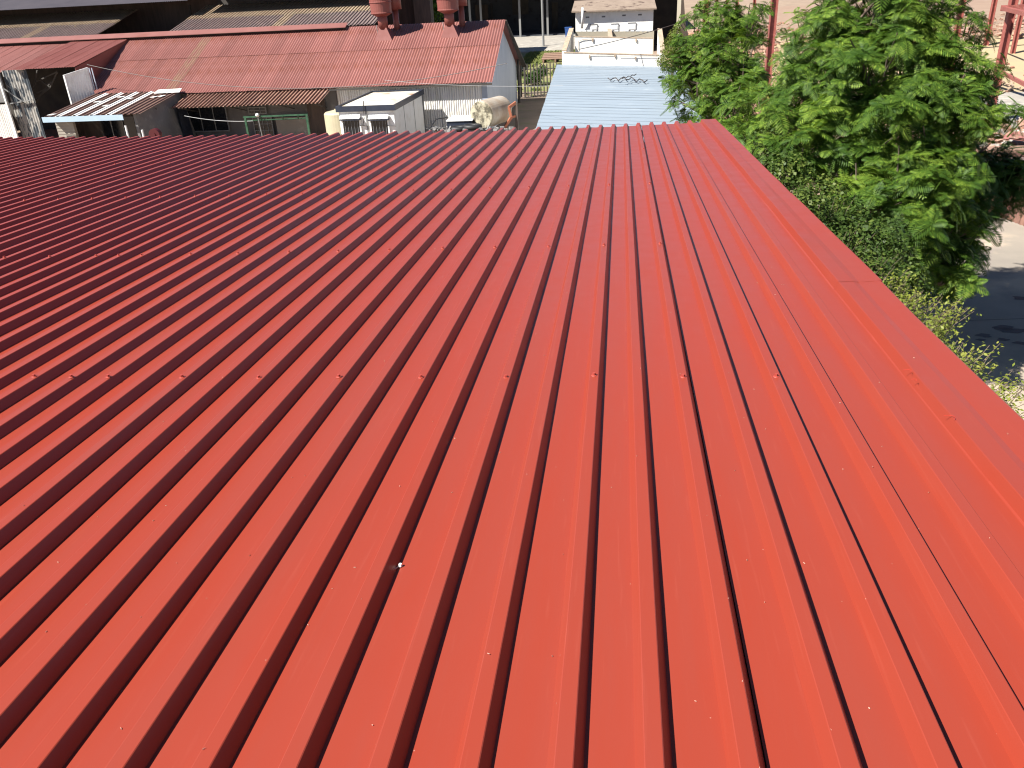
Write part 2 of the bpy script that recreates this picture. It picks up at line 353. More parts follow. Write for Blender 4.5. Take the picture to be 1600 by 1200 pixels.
# walls, under-roof and purlins so the building is real from every side
x0, x1 = -11.2, 1.30
mb = MB()
for (a, b) in (((x0, Y0+.2), (x1, Y0+.2)), ((x1, Y0+.2), (x1, YE-.15)), ((x1, YE-.15), (x0, YE-.15)), ((x0, YE-.15), (x0, Y0+.2))):
    P = [RP(a[0], a[1], -.26), RP(b[0], b[1], -.26)]
    d = (P[1]-P[0]).normalized(); nrm = Vector((d.y, -d.x, 0)).normalized()*.1
    q = [Vector((P[0].x, P[0].y, GZ)), Vector((P[1].x, P[1].y, GZ)), P[1], P[0]]
    mb.slab(q, -nrm)
mb.build('wall', 'plaster', BLD)
for y in (-1.2, .8, 2.851, 4.889, 6.947, 9.0, 11.2):
    b = MB()
    for q in range(12):
        ua, ub = 1.2-q*1.02, 1.2-(q+1)*1.02
        b.hexa([RP(ub, y-.03, -.14), RP(ua, y-.03, -.14), RP(ua, y+.03, -.14), RP(ub, y+.03, -.14), RP(ub, y-.03, -.06), RP(ua, y-.03, -.06), RP(ua, y+.03, -.06), RP(ub, y+.03, -.06)])
    b.build('purlin', 'steel', BLD)
# roof screws
mb = MB(); mb.tube([(0, 0, 0), (0, 0, .0016), (0, 0, .0030)], [.0115, .0105, .006], 12)
mb.tube([(0, 0, .0025), (0, 0, .0115)], [.0070, .0066], 6)
scr0 = None
rows = {2.851: list(range(-12, 6, 2))+[-13, -14, -16, -18, -20, -21, -22, -24, -26], 4.889: list(range(-40, 4, 2))+[-19, -27], 6.947: list(range(-52, 4, 2)), 9.0: list(range(-58, 6, 4)), 11.2: list(range(-58, 6, 4)), .8: list(range(-10, 6, 2))}
rm = TXM.to_4x4()
for y, idx in rows.items():
    for i in idx:
        k = (6-i)//4
        if k not in sheets: continue
        p = RP(i*S-.0168+random.uniform(-.003, .003), y+random.uniform(-.012, .012), .0008 if (6-i) % 4 else .002)
        if scr0 is None:
            o = mb.build('roof_screw', 'screw', None, world=False); scr0 = o
        else:
            o = scr0.copy(); COL.objects.link(o)
        o.parent = sheets[k]
        o.matrix_basis = Matrix.Translation(p-BLD.location) @ rm @ Matrix.Rotation(random.random()*3, 4, 'Z')
# debris on the roof
mb = MB()
for _ in range(300):
    y = 0.75+abs(random.gauss(0, 2.0)); u = random.uniform(-3.2, 1.3)
    fr = (u/S) % 1
    z = -.0355 if .12 < fr < .66 else (.0008 if .80 < fr < .985 else None)
    if u > 1.045: z = .006 if u > 1.17 else None
    if z is None: continue
    p = RP(u, y, z+.0006); a = random.random()*6.28; l = random.uniform(.0008, .0032); w = random.uniform(.0004, .0009)
    d = Vector((math.cos(a), math.sin(a), 0)); e = Vector((-math.sin(a), math.cos(a), 0))
    mb.hexa([p-d*l-e*w, p+d*l-e*w, p+d*l+e*w, p-d*l+e*w, p-d*l-e*w*.5+Vector((0, 0, .0012)), p+d*l-e*w*.5+Vector((0, 0, .002)), p+d*l+e*w*.5+Vector((0, 0, .0015)), p-d*l+e*w*.5+Vector((0, 0, .001))])
tag(mb.build('roof_debris', 'chip'), 'pale drilling chips and dust flecks scattered over the red roof', 'debris', kind='stuff')
for j, (px, py, rr, lab) in enumerate([(1418, 582, .016, 'upper thin curled red metal shaving lying in the step of the verge flashing'), (1484, 655, .02, 'lower longest curled red metal shaving lying in the step of the verge flashing'), (1428, 596, .010, 'tiny curled red metal shaving just below the upper curl on the flashing')]):
    u, y = roof_at(px, py, .004); pts = []
    for t in range(9):
        a = -.6+t*.26; pts.append(RP(u+rr*1.5*(math.cos(a)-.5), y+rr*math.sin(a), .0075+.004*math.sin(t*.4)))
    solo('metal_shaving', MB().tube(pts, .0009, 5), 'swarf', lab, 'metal shaving', 'metal shavings on the verge flashing')
u, y = roof_at(625, 886, -.036)
P = RP(u, y, -.036); t = thing('loose_bolt', 'small bright loose bolt lying in a roof pan beside a shadowed rib', 'bolt', P)
MB().tube([P+Vector((-.002, -.001, .0035)), P+Vector((-.010, -.016, .004))], .0018, 8).build('shank', 'steel', t)
MB().tube([P+Vector((.001, .001, .002)), P+Vector((.0015, .0015, .009))], [.0055, .004], 10).build('head', 'white', t)

# ================================================================ LONG RED CORRUGATED SHED
SHX1 = -7.09; SHL = -46.0
EZ, RZ = -3.41, -.49; EY, RY = 47.0, 54.0
SHED = thing('long_corrugated_shed', 'long shed with faded red corrugated roof and two round roof vents', 'building', (-20, 54, GZ))
slope = Vector((0, RY-EY, RZ-EZ)); SL = slope.length; sv = slope.normalized()
prot = {}
def shed_sheet(X, t0, t1, lift, m='shed_red', w=.70):
    O = Vector((X, EY, EZ))+sv*t0+Vector((0, -.39, .92))*lift
    key = (round(t1-t0, 2), m, random.randrange(3))
    if key not in prot:
        b = MB(); sheet(b, (0, 0, 0), (1, 0, 0), sv, w, t1-t0, .165, .045, 4, 2, .006)
        me = b.build('roof_sheet', m, None, world=False); prot[key] = me; o = me
    else:
        o = prot[key].copy(); COL.objects.link(o)
    o.parent = SHED; o.location = O-SHED.location; return o
X = SHX1-.66; c = 0
while X > -32.2:
    j = .006*(c % 2)
    pale = c in (29,)
    shed_sheet(X, random.uniform(-.03, .02), 4.45, .01+j, 'shed_pale' if pale else 'shed_red')
    shed_sheet(X, 4.3, SL-.05, .034+j, 'shed_pale' if pale else 'shed_red')
    X -= .66; c += 1
XL = X+.66
# back slope, ridge cap, raised ridge vent strip
sb = Vector((0, 8.0, -3.3)); 
b = MB(); sheet(b, (SHL, RY+.02, RZ), (1, 0, 0), sb, SHX1-SHL, sb.length, .1524, .018, 3); b.build('back_roof_slope', 'shed_red', SHED)
MB().hexa([(-17.2, RY-.16, RZ-.075), (SHX1, RY-.16, RZ-.075), (SHX1, RY, RZ-.01), (-17.2, RY, RZ-.01), (-17.2, RY-.16, RZ-.04), (SHX1, RY-.16, RZ-.04), (SHX1, RY, RZ+.03), (-17.2, RY, RZ+.03)]).build('ridge_cap', 'shed_red', SHED)
q = [(SHL, RY-.62, RZ+.02), (-17.2, RY-.62, RZ+.02), (-17.2, RY, RZ+.26), (SHL, RY, RZ+.26)]
MB().slab(q, (0, 0, .03)).build('ridge_vent_hood', 'shed_red', SHED)
MB().box((SHL, RY-.3, RZ-.1), (-17.25, RY-.2, RZ+.15)).build('vent_shadow_strip', 'dark', SHED)  # dark strip painted in for the shadow under the vent hood
# raised canopy over the opening on the left
CZ = at(137, 104, 47.3).z; CX = -32.1; CX2 = at(26, 107, 47.3).x
X = CX-.7; v = Vector((0, 54-47.2, RZ+.02-CZ)); cnt = 0
while X > CX2-.3:
    b = MB(); sheet(b, (X, 47.2, CZ+.004*(cnt % 2)), (1, 0, 0), v, .72, v.length, .165, .03, 4, 2, .012); b.build('canopy_sheet', 'canopy_red', SHED); X -= .68; cnt += 1
X = CX2-.3-.7; v = Vector((0, 54-48, RZ+.0-(CZ-.12)))
while X > SHL:
    b = MB(); sheet(b, (X, 48, CZ-.18+.004*(cnt % 2)), (1, 0, 0), v, .72, v.length, .165, .03, 4, 2, .012); b.build('roof_sheet', 'shed_red', SHED); X -= .68; cnt += 1
# dark red side of the canopy above the main roof
MB().slab([(CX, 47.25, CZ-.02), (CX, 47.25, EZ+.05), (CX, 53.8, RZ-.12), (CX, 53.8, RZ-.02)], (-.04, 0, 0)).build('canopy_side', 'canopy_red', SHED)
# walls
WY = 47.42
b = None
X = -7.45-.68; 
while X > -16.9:
    b = MB(); sheet(b, (X, WY, GZ), (1, 0, 0), (0, 0, 1), .69, EZ-.02-GZ, .13, .04, 4); b.build('wall_sheet', 'white_sheet', SHED); X -= .68
MB().slab([(CX, WY+.1, GZ), (X+.68, WY+.1, GZ), (X+.68, WY+.1, EZ-.05), (CX, WY+.1, EZ-.05)], (0, .15, 0)).build('rear_room_wall', 'greywall', SHED)
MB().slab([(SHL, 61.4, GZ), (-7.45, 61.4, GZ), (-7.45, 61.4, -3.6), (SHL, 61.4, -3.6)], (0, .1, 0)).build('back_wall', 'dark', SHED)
GX = -7.42
MB().add([(GX, WY, GZ), (GX, 61.4, GZ), (GX, 61.4, -3.6), (GX, RY, RZ-.1), (GX, WY, EZ+.1), (GX-.12, WY, GZ), (GX-.12, 61.4, GZ), (GX-.12, 61.4, -3.6), (GX-.12, RY, RZ-.1), (GX-.12, WY, EZ+.1)],
         [(0, 1, 2, 3, 4), (9, 8, 7, 6, 5), (0, 5, 6, 1), (1, 6, 7, 2), (2, 7, 8, 3), (3, 8, 9, 4), (4, 9, 5, 0)]).build('gable_wall', 'shade_blue_wall', SHED)
MB().box((GX-.3, WY-.05, GZ), (GX+.01, WY-.025, EZ+.02)).build('corner_trim', 'shade_blue_wall', SHED)
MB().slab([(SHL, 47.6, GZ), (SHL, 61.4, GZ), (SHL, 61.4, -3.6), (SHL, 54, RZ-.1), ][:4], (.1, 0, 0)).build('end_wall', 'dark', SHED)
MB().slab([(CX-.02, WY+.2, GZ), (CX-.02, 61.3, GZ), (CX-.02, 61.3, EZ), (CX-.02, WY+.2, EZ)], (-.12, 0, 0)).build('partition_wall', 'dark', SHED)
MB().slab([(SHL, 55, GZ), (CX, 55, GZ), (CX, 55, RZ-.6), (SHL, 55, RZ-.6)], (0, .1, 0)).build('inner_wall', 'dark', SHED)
# roof truss seen through the opening
b = MB()
T = [at(58, 110, 49), at(55, 128, 49), at(46, 150, 49), at(78, 137, 49), at(52, 157, 49), at(90, 112, 49), at(62, 124, 49), at(70, 133, 49)]
for i, j in ((0, 1), (1, 2), (1, 5), (6, 3), (4, 3), (3, 5)): b.bar(T[i], T[j], .07)
b.bar(at(48, 150, 49), at(73, 138, 49), .06); b.bar(at(54, 160, 49), at(80, 128, 49), .06)
b.build('truss', 'truss_grey', SHED)
# sliding door with peeling paint, brace and pale corrugated cladding
x0 = at(-40, 113, 47.5).x; x1 = at(40, 108, 47.5).x
for k in range(3):
    b = MB(); w = 1.62/3; sheet(b, (x1-w*(k+1), 47.5, GZ), (1, 0, 0), (0, 0, 1), w+.01, CZ-GZ-.03, .18, .03, 6); b.build('door_sheet', 'bw', SHED)
b = MB(); b.bar(at(0, 134, 47.3), at(34, 158, 47.3), .06); b.bar(at(10, 163, 47.35), at(50, 156, 47.35), .07); b.build('door_brace', 'greyframe', SHED)
x2 = x1-1.62
for k in range(6):
    b = MB(); sheet(b, (x2-.68*(k+1), 47.1, GZ), (1, 0, 0), (0, 0, 1), .69, 2.6, .0762*1.6, .022, 4); b.build('wall_sheet', 'white_sheet', SHED)
b = MB(); b.box((x2-.02, 47.0, GZ), (x2+.08, 47.12, CZ-.3)); b.build('door_post', 'white', SHED)
b = MB(); b.box((x2-5, 47.25, GZ+2.7), (x2-.05, 47.4, CZ-.2)); b.build('lintel_panel', 'greywall', SHED)
# open door leaf
A = at(137, 106, 47.25); Bq = at(100, 118, 46.1); zb = GZ+.1
b = MB(); d = Bq-A; N_ = 60
for i in range(N_+1):
    q = A.lerp(Bq, i/N_); o_ = .02*math.cos(i*.9); b.v += [(q.x, q.y+o_, zb), (q.x, q.y+o_, q.z)]
for i in range(N_): b.f.append((2*i, 2*i+2, 2*i+3, 2*i+1))
b.build('door_leaf', 'white', SHED)
b = MB(); b.bar((Bq.x, Bq.y, zb), (Bq.x, Bq.y, Bq.z+.03), .09); b.bar(A, Bq, .07); b.build('door_leaf_frame', 'white', SHED)
b = MB()
for px in (139, 143): b.bar(at(px, 106, 47.22), at(px+9, 140, 47.22), .05)
b.build('door_track', 'shade_blue_wall', SHED)
# overhead trim on the eave
MB().box((-16.7, EY+.0, EZ-.13), (SHX1+.02, EY+.03, EZ-.03)).build('gutter', 'dark', SHED)
# barge overhang of the back slope
MB().slab([(SHX1+.0, RY, RZ+.02), (SHX1+.0, 62.2, -3.87), (SHX1+.35, 62.2, -3.87), (SHX1+.1, RY, RZ+.02)], (0, 0, -.08)).build('barge_board', 'dark', SHED)

# ---- the two vents on the ridge, each with a smaller stack behind
def roofz(Y): return EZ+(Y-EY)*(RZ-EZ)/(RY-EY)
def vent(cx, lab):
    y0 = 52.35; zb = roofz(52.0)
    t = thing('roof_vent', lab, 'vent', (cx, y0, zb), 'red roof vents on the long shed')
    w = .60; hb = 1.02
    b = MB(); b.hexa([(cx-w, y0-.36, roofz(y0-.36)), (cx+w, y0-.36, roofz(y0-.36)), (cx+w, y0+.5, roofz(y0+.5)), (cx-w, y0+.5, roofz(y0+.5)),
                      (cx-.22, y0-.12, zb+.78), (cx+.22, y0-.12, zb+.78), (cx+.22, y0+.36, zb+.78), (cx-.22, y0+.36, zb+.78)]); b.build('base_cone', 'vent_red', t)
    b = MB(); b.slab([(cx-w-.06, y0-.42, roofz(y0-.42)+.03), (cx+w+.06, y0-.42, roofz(y0-.42)+.03), (cx+w+.06, y0+.55, roofz(y0+.55)+.03), (cx-w-.06, y0+.55, roofz(y0+.55)+.03)], (0, 0, .02)); b.build('base_flashing', 'vent_red', t)
    b = MB(); b.tube([(cx-.02, y0+.12, zb+.7), (cx-.04, y0+.12, zb+1.62)], [.30, .31], 20); b.build('neck', 'vent_red', t, True)
    b = MB(); z0 = zb+1.42; cxx = cx-.05; cy = y0+.12
    prof = [(.30, -.02), (.62, .14), (.66, .16), (.66, .20), (.635, .22), (.66, .74), (.69, .76), (.69, .80), (.665, .82), (.70, 1.5), (.72, 1.52), (.69, 1.52), (.66, 1.0)]
    b.tube([(cxx, cy, z0+h) for r, h in prof], [r for r, h in prof], 28, False); b.build('drum', 'vent_red', t)
    b = MB(); b.tube([(cxx, cy, z0+.98), (cxx, cy, z0+1.02)], .655, 24); b.build('drum_top', 'greywall', t)
    b = MB(); b.tube([(cx+.58, y0+1.1, roofz(y0)), (cx+.56, y0+1.1, zb+1.8)], .19, 16); b.build('side_stack', 'vent_red', t, True)
    b = MB(); b.tube([(cx+.55, y0+1.1, zb+1.75), (cx+.55, y0+1.1, zb+2.9)], .42, 20); b.build('side_drum', 'vent_red', t, True)
    b = MB(); b.tube([(cx-.38, y0, zb+.2), (cx-.42, y0, zb+.95)], .025, 6); b.build('stay', 'steel', t)
vent(-14.45, 'left red roof vent with a big open drum on the long shed ridge')
vent(-10.28, 'right red roof vent, nearer the gable end of the long shed')

# ================================================================ BACKGROUND SHED, upper left
B2 = thing('rust_brown_workshop', 'dark workshop with rusty brown lean-to roofs behind the long red shed', 'building', (-40, 66, GZ))
b = MB(); sheet(b, (-75, 63.0, at(160, 8, 63).z), (1, 0, 0), (0, .97, .22), 42.7, 19, .15, .03, 4); b.build('main_roof', 'slate_tin', B2)
for (xa, xb) in ((-75, -38.2), (-32.6, -17.2)):
    X = xa
    while X < xb-.3:
        w = .78
        b = MB(); sheet(b, (X, 59.2, -.55), (1, 0, 0), (0, 6.8, 1.55), w, 3.7, .26, .06, 10, 1, .01, 'box'); b.build('lean_to_sheet', 'purple_tin' if random.random() < .93 else 'cream_tin', B2)
        b = MB(); sheet(b, (X, 59.2+3.5, -.55+3.5*.228+.03), (1, 0, 0), (0, 6.8, 1.55), w, 3.8, .26, .06, 10, 1, .01, 'box'); b.build('lean_to_sheet', 'cream_tin', B2); X += .78
MB().slab([(-75, 67.6, GZ), (-15.5, 67.6, GZ), (-15.5, 67.6, 1.9), (-75, 67.6, 1.9)], (0, .2, 0)).build('wall', 'brownwall', B2)
MB().slab([(-32.1, 63.3, 2.0), (-14.5, 63.3, 2.0), (-14.5, 82, 6), (-32.1, 82, 6)], (0, 0, .1)).build('upper_roof', 'slate_tin', B2)
MB().slab([(-32, 67.2, .5), (-18, 67.2, .5), (-18, 67.2, 2.7), (-32, 67.2, 2.7)], (0, .2, 0)).build('upper_wall', 'dark', B2)
MB().slab([(-75, 60.6, GZ), (-17.2, 60.6, GZ), (-17.2, 60.6, -.7), (-75, 60.6, -.7)], (0, .1, 0)).build('low_wall', 'dark', B2)
b = MB(); b.bar(at(296, 8, 67), at(301, 45, 67), .14); b.build('post', 'dark', B2)
b = MB(); b.box((-15.9, 66.9, GZ), (-14.6, 68, 4.4)); b.build('corner_pier', 'brownwall', B2)

# ================================================================ STRIPED LEAN-TO OFFICE
LT = thing('striped_roof_annex', 'low annex with brown and white striped tin roof and pale blue fascia', 'building', (-28, 44, GZ))
ZF, ZBk = -3.73, -3.26
X = -30.43; vv = Vector((-.75, 6.0, ZBk-ZF)); kk = 0
stripes = {2, 5, 8, 11}
n = 17; w = (30.43-24.92)/n
for k in range(n):
    b = MB(); m = 'white' if k in stripes else 'brown_tin'
    sheet(b, (X+k*w, 41, ZF+(.012 if m == 'white' else 0)), (1, 0, 0), vv, w*.99, vv.length, w/1, .05, 8, 1, .006, 'box'); b.build('roof_sheet', m, LT)
for i, (a, c_, m) in enumerate([(.35, .3, 'white'), (1.5, 3.4, 'white'), (2.6, 2.2, 'white'), (3.2, 4.0, 'white'), (4.6, 4.2, 'white'), (5.0, 4.4, 'white'), (2.4, 4.6, 'white')]):
    P = Vector((X+a-.75*c_/6, 41+c_, ZF+(ZBk-ZF)*c_/6+.05)); MB().box(P-Vector((.13, .22, 0)), P+Vector((.13, .22, .02))).build('roof_patch', m, LT)
MB().slab([(-26.9, 46.2, ZBk+.0), (-25.3, 46.2, ZBk+.02), (-25.6, 47.1, ZBk+.12), (-27.1, 47.1, ZBk+.10)], (0, 0, .02)).build('flashing', 'white', LT)
MB().box((-30.5, 40.93, ZF-.27), (-25.86, 40.97, ZF+.0)).build('fascia_board', 'fascia', LT)
MB().box((-30.4, 43.6, GZ), (-25.5, 43.75, ZF-.03)).build('front_wall', 'brownwall', LT)
MB().slab([(-25.35, 41.3, GZ), (-25.35, 47.3, GZ), (-25.85, 47.3, ZBk-.03), (-25.35, 41.3, ZF-.03)], (-.14, 0, 0)).build('side_wall', 'greywall', LT)
MB().box((-30.42, 41.75, GZ), (-30.34, 47.2, ZF-.05)).build('side_wall', 'brownwall', LT)
b = MB(); b.box((-30.2, 41.5, GZ), (-29.2, 41.7, ZF-.25)); b.build('brick_pier', 'plaster', LT)
for r in range(9):
    MB().box((-30.21, 41.485, GZ+.9+r*.16), (-29.19, 41.5, GZ+1.0+r*.16)).build('brick_course', 'plaster', LT)
f = MB().box((-29.0, 43.54, GZ+.7), (-26.9, 43.6, GZ+2.1)).build('window', 'glass', LT)
b = MB(); b.bar((-28.3, 43.5, GZ+.7), (-28.3, 43.5, GZ+2.1), .05); b.bar((-27.6, 43.5, GZ+.7), (-27.6, 43.5, GZ+2.1), .05); b.build('window_bar', 'greyframe', f)
for px, top in ((196, 196), (222, 203)):
    p = at(px, top, 41.1); MB().tube([(p.x, p.y, GZ), (p.x, p.y, p.z)], .055, 8).build('post', 'white', LT)
MB().slab([(-25.32, 45.6, GZ), (-25.32, 46.8, GZ), (-25.45, 46.8, GZ+2.2), (-25.32, 45.6, GZ+2.2)], (.02, 0, 0)).build('door', 'navy', LT)
p = at(243, 210, 40.8); b = MB(); b.tube([p+Vector((0, -.14, 0)), p+Vector((0, .14, 0))], .30, 20)
t = thing('hose_reel', 'red round hose reel beside the grey annex wall', 'hose reel', (p.x, p.y, GZ)); b.build('reel', 'red_gloss', t)
MB().tube([p+Vector((0, -.2, 0)), p+Vector((0, .2, 0))], .09, 12).build('hub', 'red_gloss', t)
MB().box((p.x-.05, p.y-.05, GZ), (p.x+.05, p.y+.05, p.z)).build('stand', 'red_gloss', t)

# ================================================================ RUSTY AWNING and wall under it
AW = thing('rusty_awning', 'rusty corrugated awning with bent sheets along the long shed wall', 'awning', (-21, 46, GZ))
xa, xb = -25.35, -16.55; n = 13; w = (xb-xa)/n; va = Vector((-.0, 2.3, .50))
for k in range(n):
    b = MB(); sheet(b, (xa+k*w, 44.95+random.uniform(-.05, .03), -3.97-.006*(k % 2)), (1, 0, 0), va, w+.01, va.length, w/3, .075, 8, 2, .008, 'box'); b.build('awning_sheet', 'rust', AW)
for X in (-25, -22, -19, -17): MB().bar((X, 45.1, -3.98), (X, 47.4, -4.5), .05).build('strut', 'dark', AW)
MB().bar((xa, 45.2, -3.97), (xb, 45.2, -3.97), .06).build('rail', 'dark', AW)
def window(px0, py0, px1, py1, Y, parent, name='window', vb=2, hb=1, grid='greyframe', glass='glass', d=.05):
    a = at(px0, py0, Y); c_ = at(px1, py0, Y); zt = a.z; zb = at(px0, py1, Y).z
    o = MB().box((a.x, Y, zb), (c_.x, Y+.05, zt)).build(name, glass, parent)
    b = MB(); W_ = c_.x-a.x
    b.bar((a.x-.03, Y-.02, zt), (c_.x+.03, Y-.02, zt), d*1.3); b.bar((a.x-.03, Y-.02, zb), (c_.x+.03, Y-.02, zb), d*1.3)
    b.bar((a.x, Y-.021, zb), (a.x, Y-.021, zt), d*1.3); b.bar((c_.x, Y-.021, zb), (c_.x, Y-.021, zt), d*1.3); b.build('frame', grid, o)
    for i in range(vb): x = a.x+W_*(i+1)/(vb+1); MB().bar((x, Y-.018, zb), (x, Y-.018, zt), d*.8).build('glazing_bar', grid, o)
    for i in range(hb): z = zb+(zt-zb)*(i+1)/(hb+1); MB().bar((a.x, Y-.016, z), (c_.x, Y-.016, z), d*.7).build('glazing_bar', grid, o)
    return o
window(290, 168, 352, 206, 47.3, SHED, vb=2, hb=0)
window(395, 184, 424, 214, 47.3, SHED, vb=3, hb=2)
window(388, 168, 415, 178, 47.3, SHED, vb=2, hb=1)
a = at(430, 184, 47); c_ = at(478, 183, 47); MB().box((a.x, 47, GZ), (c_.x, 47.3, a.z)).build('pale_wall_panel', 'concrete', SHED)
a = at(262, 172, 47.2); MB().box((a.x, 47.2, GZ), (a.x+.9, 47.4, a.z)).build('side_door', 'navy', SHED)
a = at(508, 150, 47.2); MB().box((a.x-1.2, 47.2, GZ), (a.x-.1, 47.38, a.z-.2)).build('rusty_wall_sheet', 'brownwall', SHED)
# green pipe frame
g1, g2 = at(383, 183, 44.3), at(479, 179, 44.3)
t = thing('green_pipe_frame', 'green painted pipe frame standing in front of the grilled window', 'frame', (g1.x, 44.3, GZ))
MB().bar((g1.x, 44.3, GZ), (g1.x, 44.3, g1.z), .11).build('post', 'green', t); MB().bar((g2.x, 44.3, GZ), (g2.x, 44.3, g2.z), .11).build('post', 'green', t)
MB().bar((g1.x-.1, 44.3, g1.z), (g2.x+.06, 44.3, g2.z), .075).build('rail', 'green', t); MB().bar((g1.x-.1, 44.5, g1.z-.22), (g2.x, 44.5, g2.z-.22), .06).build('rail', 'green', t)
for q in (.25, .6, .85): x = g1.x+(g2.x-g1.x)*q; MB().bar((x, 44.4, g1.z-.2), (x, 44.35, g1.z), .06).build('spacer', 'green', t)
p = at(402, 180, 44.2)
t = thing('white_insulator', 'white knob insulator on the green pipe frame', 'insulator', p)
MB().tube([p-Vector((0, 0, .08)), p, p+Vector((0, 0, .1))], [.07, .12, .06], 12).build('knob', 'white', t, True)
MB().tube([p+Vector((.03, .1, -1.2)), p-Vector((0, -.05, .06))], .03, 6).build('stem', 'greyframe', t)
# cream water tank
t = thing('cream_water_tank', 'upright cream plastic water tank beside the white cabin', 'tank', (-14.95, 43.4, GZ))
b = MB(); b.tube([(-14.95, 43.4, GZ), (-14.95, 43.4, -4.32), (-14.95, 43.4, -4.24), (-14.95, 43.4, -4.14)], [.78, .78, .70, .2], 32); b.build('body', 'cream', t, False)
MB().tube([(-14.95, 43.4, -4.15), (-14.95, 43.4, -4.10)], .2, 16).build('lid', 'cream', t)

# ================================================================ WHITE CABIN
cx0, cx1, cy0, cy1, cz = -13.95, -11.02, 40.35, 46.75, -3.64
t = CB = thing('white_cabin', 'white site cabin with black roof trim and two barred windows', 'cabin', ((cx0+cx1)/2, 43, GZ))
MB().box((cx0+.05, cy0+.05, GZ+.15), (cx1-.05, cy1-.05, cz-.1)).build('wall', 'white', t)
MB().box((cx0+.06, cy0+.06, cz-.099), (cx1-.06, cy1-.06, cz-.04)).build('roof', mat('dirty_cream_roof', (.72, .67, .58), .8, (.55, .45, .33), .9, lo=.5, hi=.62, c3=(.42, .20, .09), sc3=.55, lo3=.60, hi3=.68), t)
for nme, A_, B_ in (('front', (cx0-.06, cy0-.06), (cx1+.06, cy0+.01)), ('rear', (cx0-.06, cy1-.01), (cx1+.06, cy1+.06)), ('left', (cx0-.06, cy0+.01), (cx0+.01, cy1-.01)), ('right', (cx1-.01, cy0+.01), (cx1+.06, cy1-.01))):
    MB().box((*A_, cz-.24), (*B_, cz+.03)).build('trim_board', 'navy', t)
for (pa, pb) in ((536, 561), (580, 605)):
    a = at(pa, 187, cy0+.03); c_ = at(pb, 187, cy0+.03); zt = a.z; zb = GZ+1.2
    o = MB().box((a.x, cy0+.0, zb), (c_.x, cy0+.048, zt)).build('window', 'glass', t)
    for i in range(5): x = a.x+(c_.x-a.x)*(i+.5)/5; MB().bar((x, cy0-.03, zb), (x, cy0-.03, zt-.01), .010).build('window_bar', 'bars', o)
    b = MB(); b.bar((a.x-.05, cy0-.01, zb), (a.x-.05, cy0-.01, zt+.05), .07); b.bar((c_.x+.05, cy0-.01, zb), (c_.x+.05, cy0-.01, zt+.05), .07); b.build('window_frame', 'white', o)
    for i in range(7):
        x = a.x-.1+(c_.x-a.x+.2)*(i+.5)/7; hw = (c_.x-a.x+.2)/15
        MB().slab([(x-hw, cy0-.22, zt+.06), (x+hw, cy0-.22, zt+.06), (x+hw, cy0+.0, zt+.22), (x-hw, cy0+.0, zt+.22)], (0, 0, .015)).build('shade_slat', 'white', o)
    MB().box((a.x-.12, cy0-.2, zt-.02), (c_.x+.12, cy0+.02, zt+.03)).build('window_header', 'navy', o)
for q in (.32, .66): y = cy0+(cy1-cy0)*q; MB().box((cx1-.05, y-.02, GZ+.2), (cx1-.035, y+.02, cz-.25)).build('wall_seam', 'greyframe', t)
MB().box((cx0+1.42, cy0+.02, GZ+.2), (cx0+1.5, cy0+.05, cz-.25)).build('wall_seam', 'greyframe', t)
MB().box((cx1-.07, cy1-.08, GZ), (cx1+.02, cy1-.0, cz-.24)).build('corner_post', 'greyframe', t)
pts = [at(568, 158, cy0-.1), at(568, 172, cy0-.12), at(569, 185, cy0-.12), at(567, 196, cy0-.1)]
MB().tube(pts, .02, 6).build('hanging_wire', 'black', t)
for (a, b_) in ((563, 576), (604, 619)): MB().tube([at(a, 196, cy0-.05), at(b_, 197, cy0-.08)], .015, 6).build('bracket_rod', 'black', t)

# ================================================================ LYING DRUM, stand and junk
p = at(752, 180, 39.8); ax = Vector((.40, .90, .02)).normalized()
t = thing('lying_tank', 'big cream tank lying on its side with mould-stained end', 'tank', (p.x, p.y, GZ))
r = .66; L_ = 2.1
b = MB(); b.tube([p+ax*.02, p+ax*.1, p+ax*(L_-.3), p+ax*L_], [r*.97, r, r*.97, r*.7], 36, True); o = b.build('body', 'tan_drum', t)
b = MB(); b.tube([p-ax*.03, p+ax*.03], [r*.93, r*.985], 36, True); b.build('end_cap', 'mould', t)
b = MB(); b.tube([p-ax*.035+Vector((.42, 0, -.05)), p-ax*.04+Vector((.33, 0, -.5)), p-ax*.04+Vector((.2, 0, -.75))], .035, 6); b.build('strap', 'green', t)
s0 = p+ax*1.3
t = thing('orange_steel_stand', 'orange rusty steel stand propping the lying tank', 'stand', (s0.x, s0.y, GZ))
e1 = at(806, 160, 40.6); e2 = at(795, 168, 40.4); e3 = at(799, 183, 40.4); e4 = at(788, 200, 40.2)
MB().bar((e1.x, e1.y, GZ), e1, .14).build('post', 'brownwall', t)
MB().bar(e1, e2, .12).build('arm', 'orange', t); MB().bar(e2, e3, .12).build('arm', 'orange', t); MB().bar(e3, e4, .12).build('arm', 'orange', t); MB().bar(e3, at(806, 181, 40.6), .1).build('arm', 'orange', t)
MB().bar(e4, (e4.x-.2, e4.y, GZ), .12).build('leg', 'orange', t)
a = at(697, 190, 39.6); c_ = at(735, 189, 39.6)
t = thing('white_slab_box', 'white-topped low box among scrap beside the lying tank', 'box', ((a.x+c_.x)/2, 40, GZ))
MB().box((a.x, 39.6, a.z), (c_.x+.1, 41.2, a.z+.05)).build('lid', 'white', t); MB().box((a.x+.03, 39.65, GZ), (c_.x+.05, 41.1, a.z)).build('body', 'navy', t)
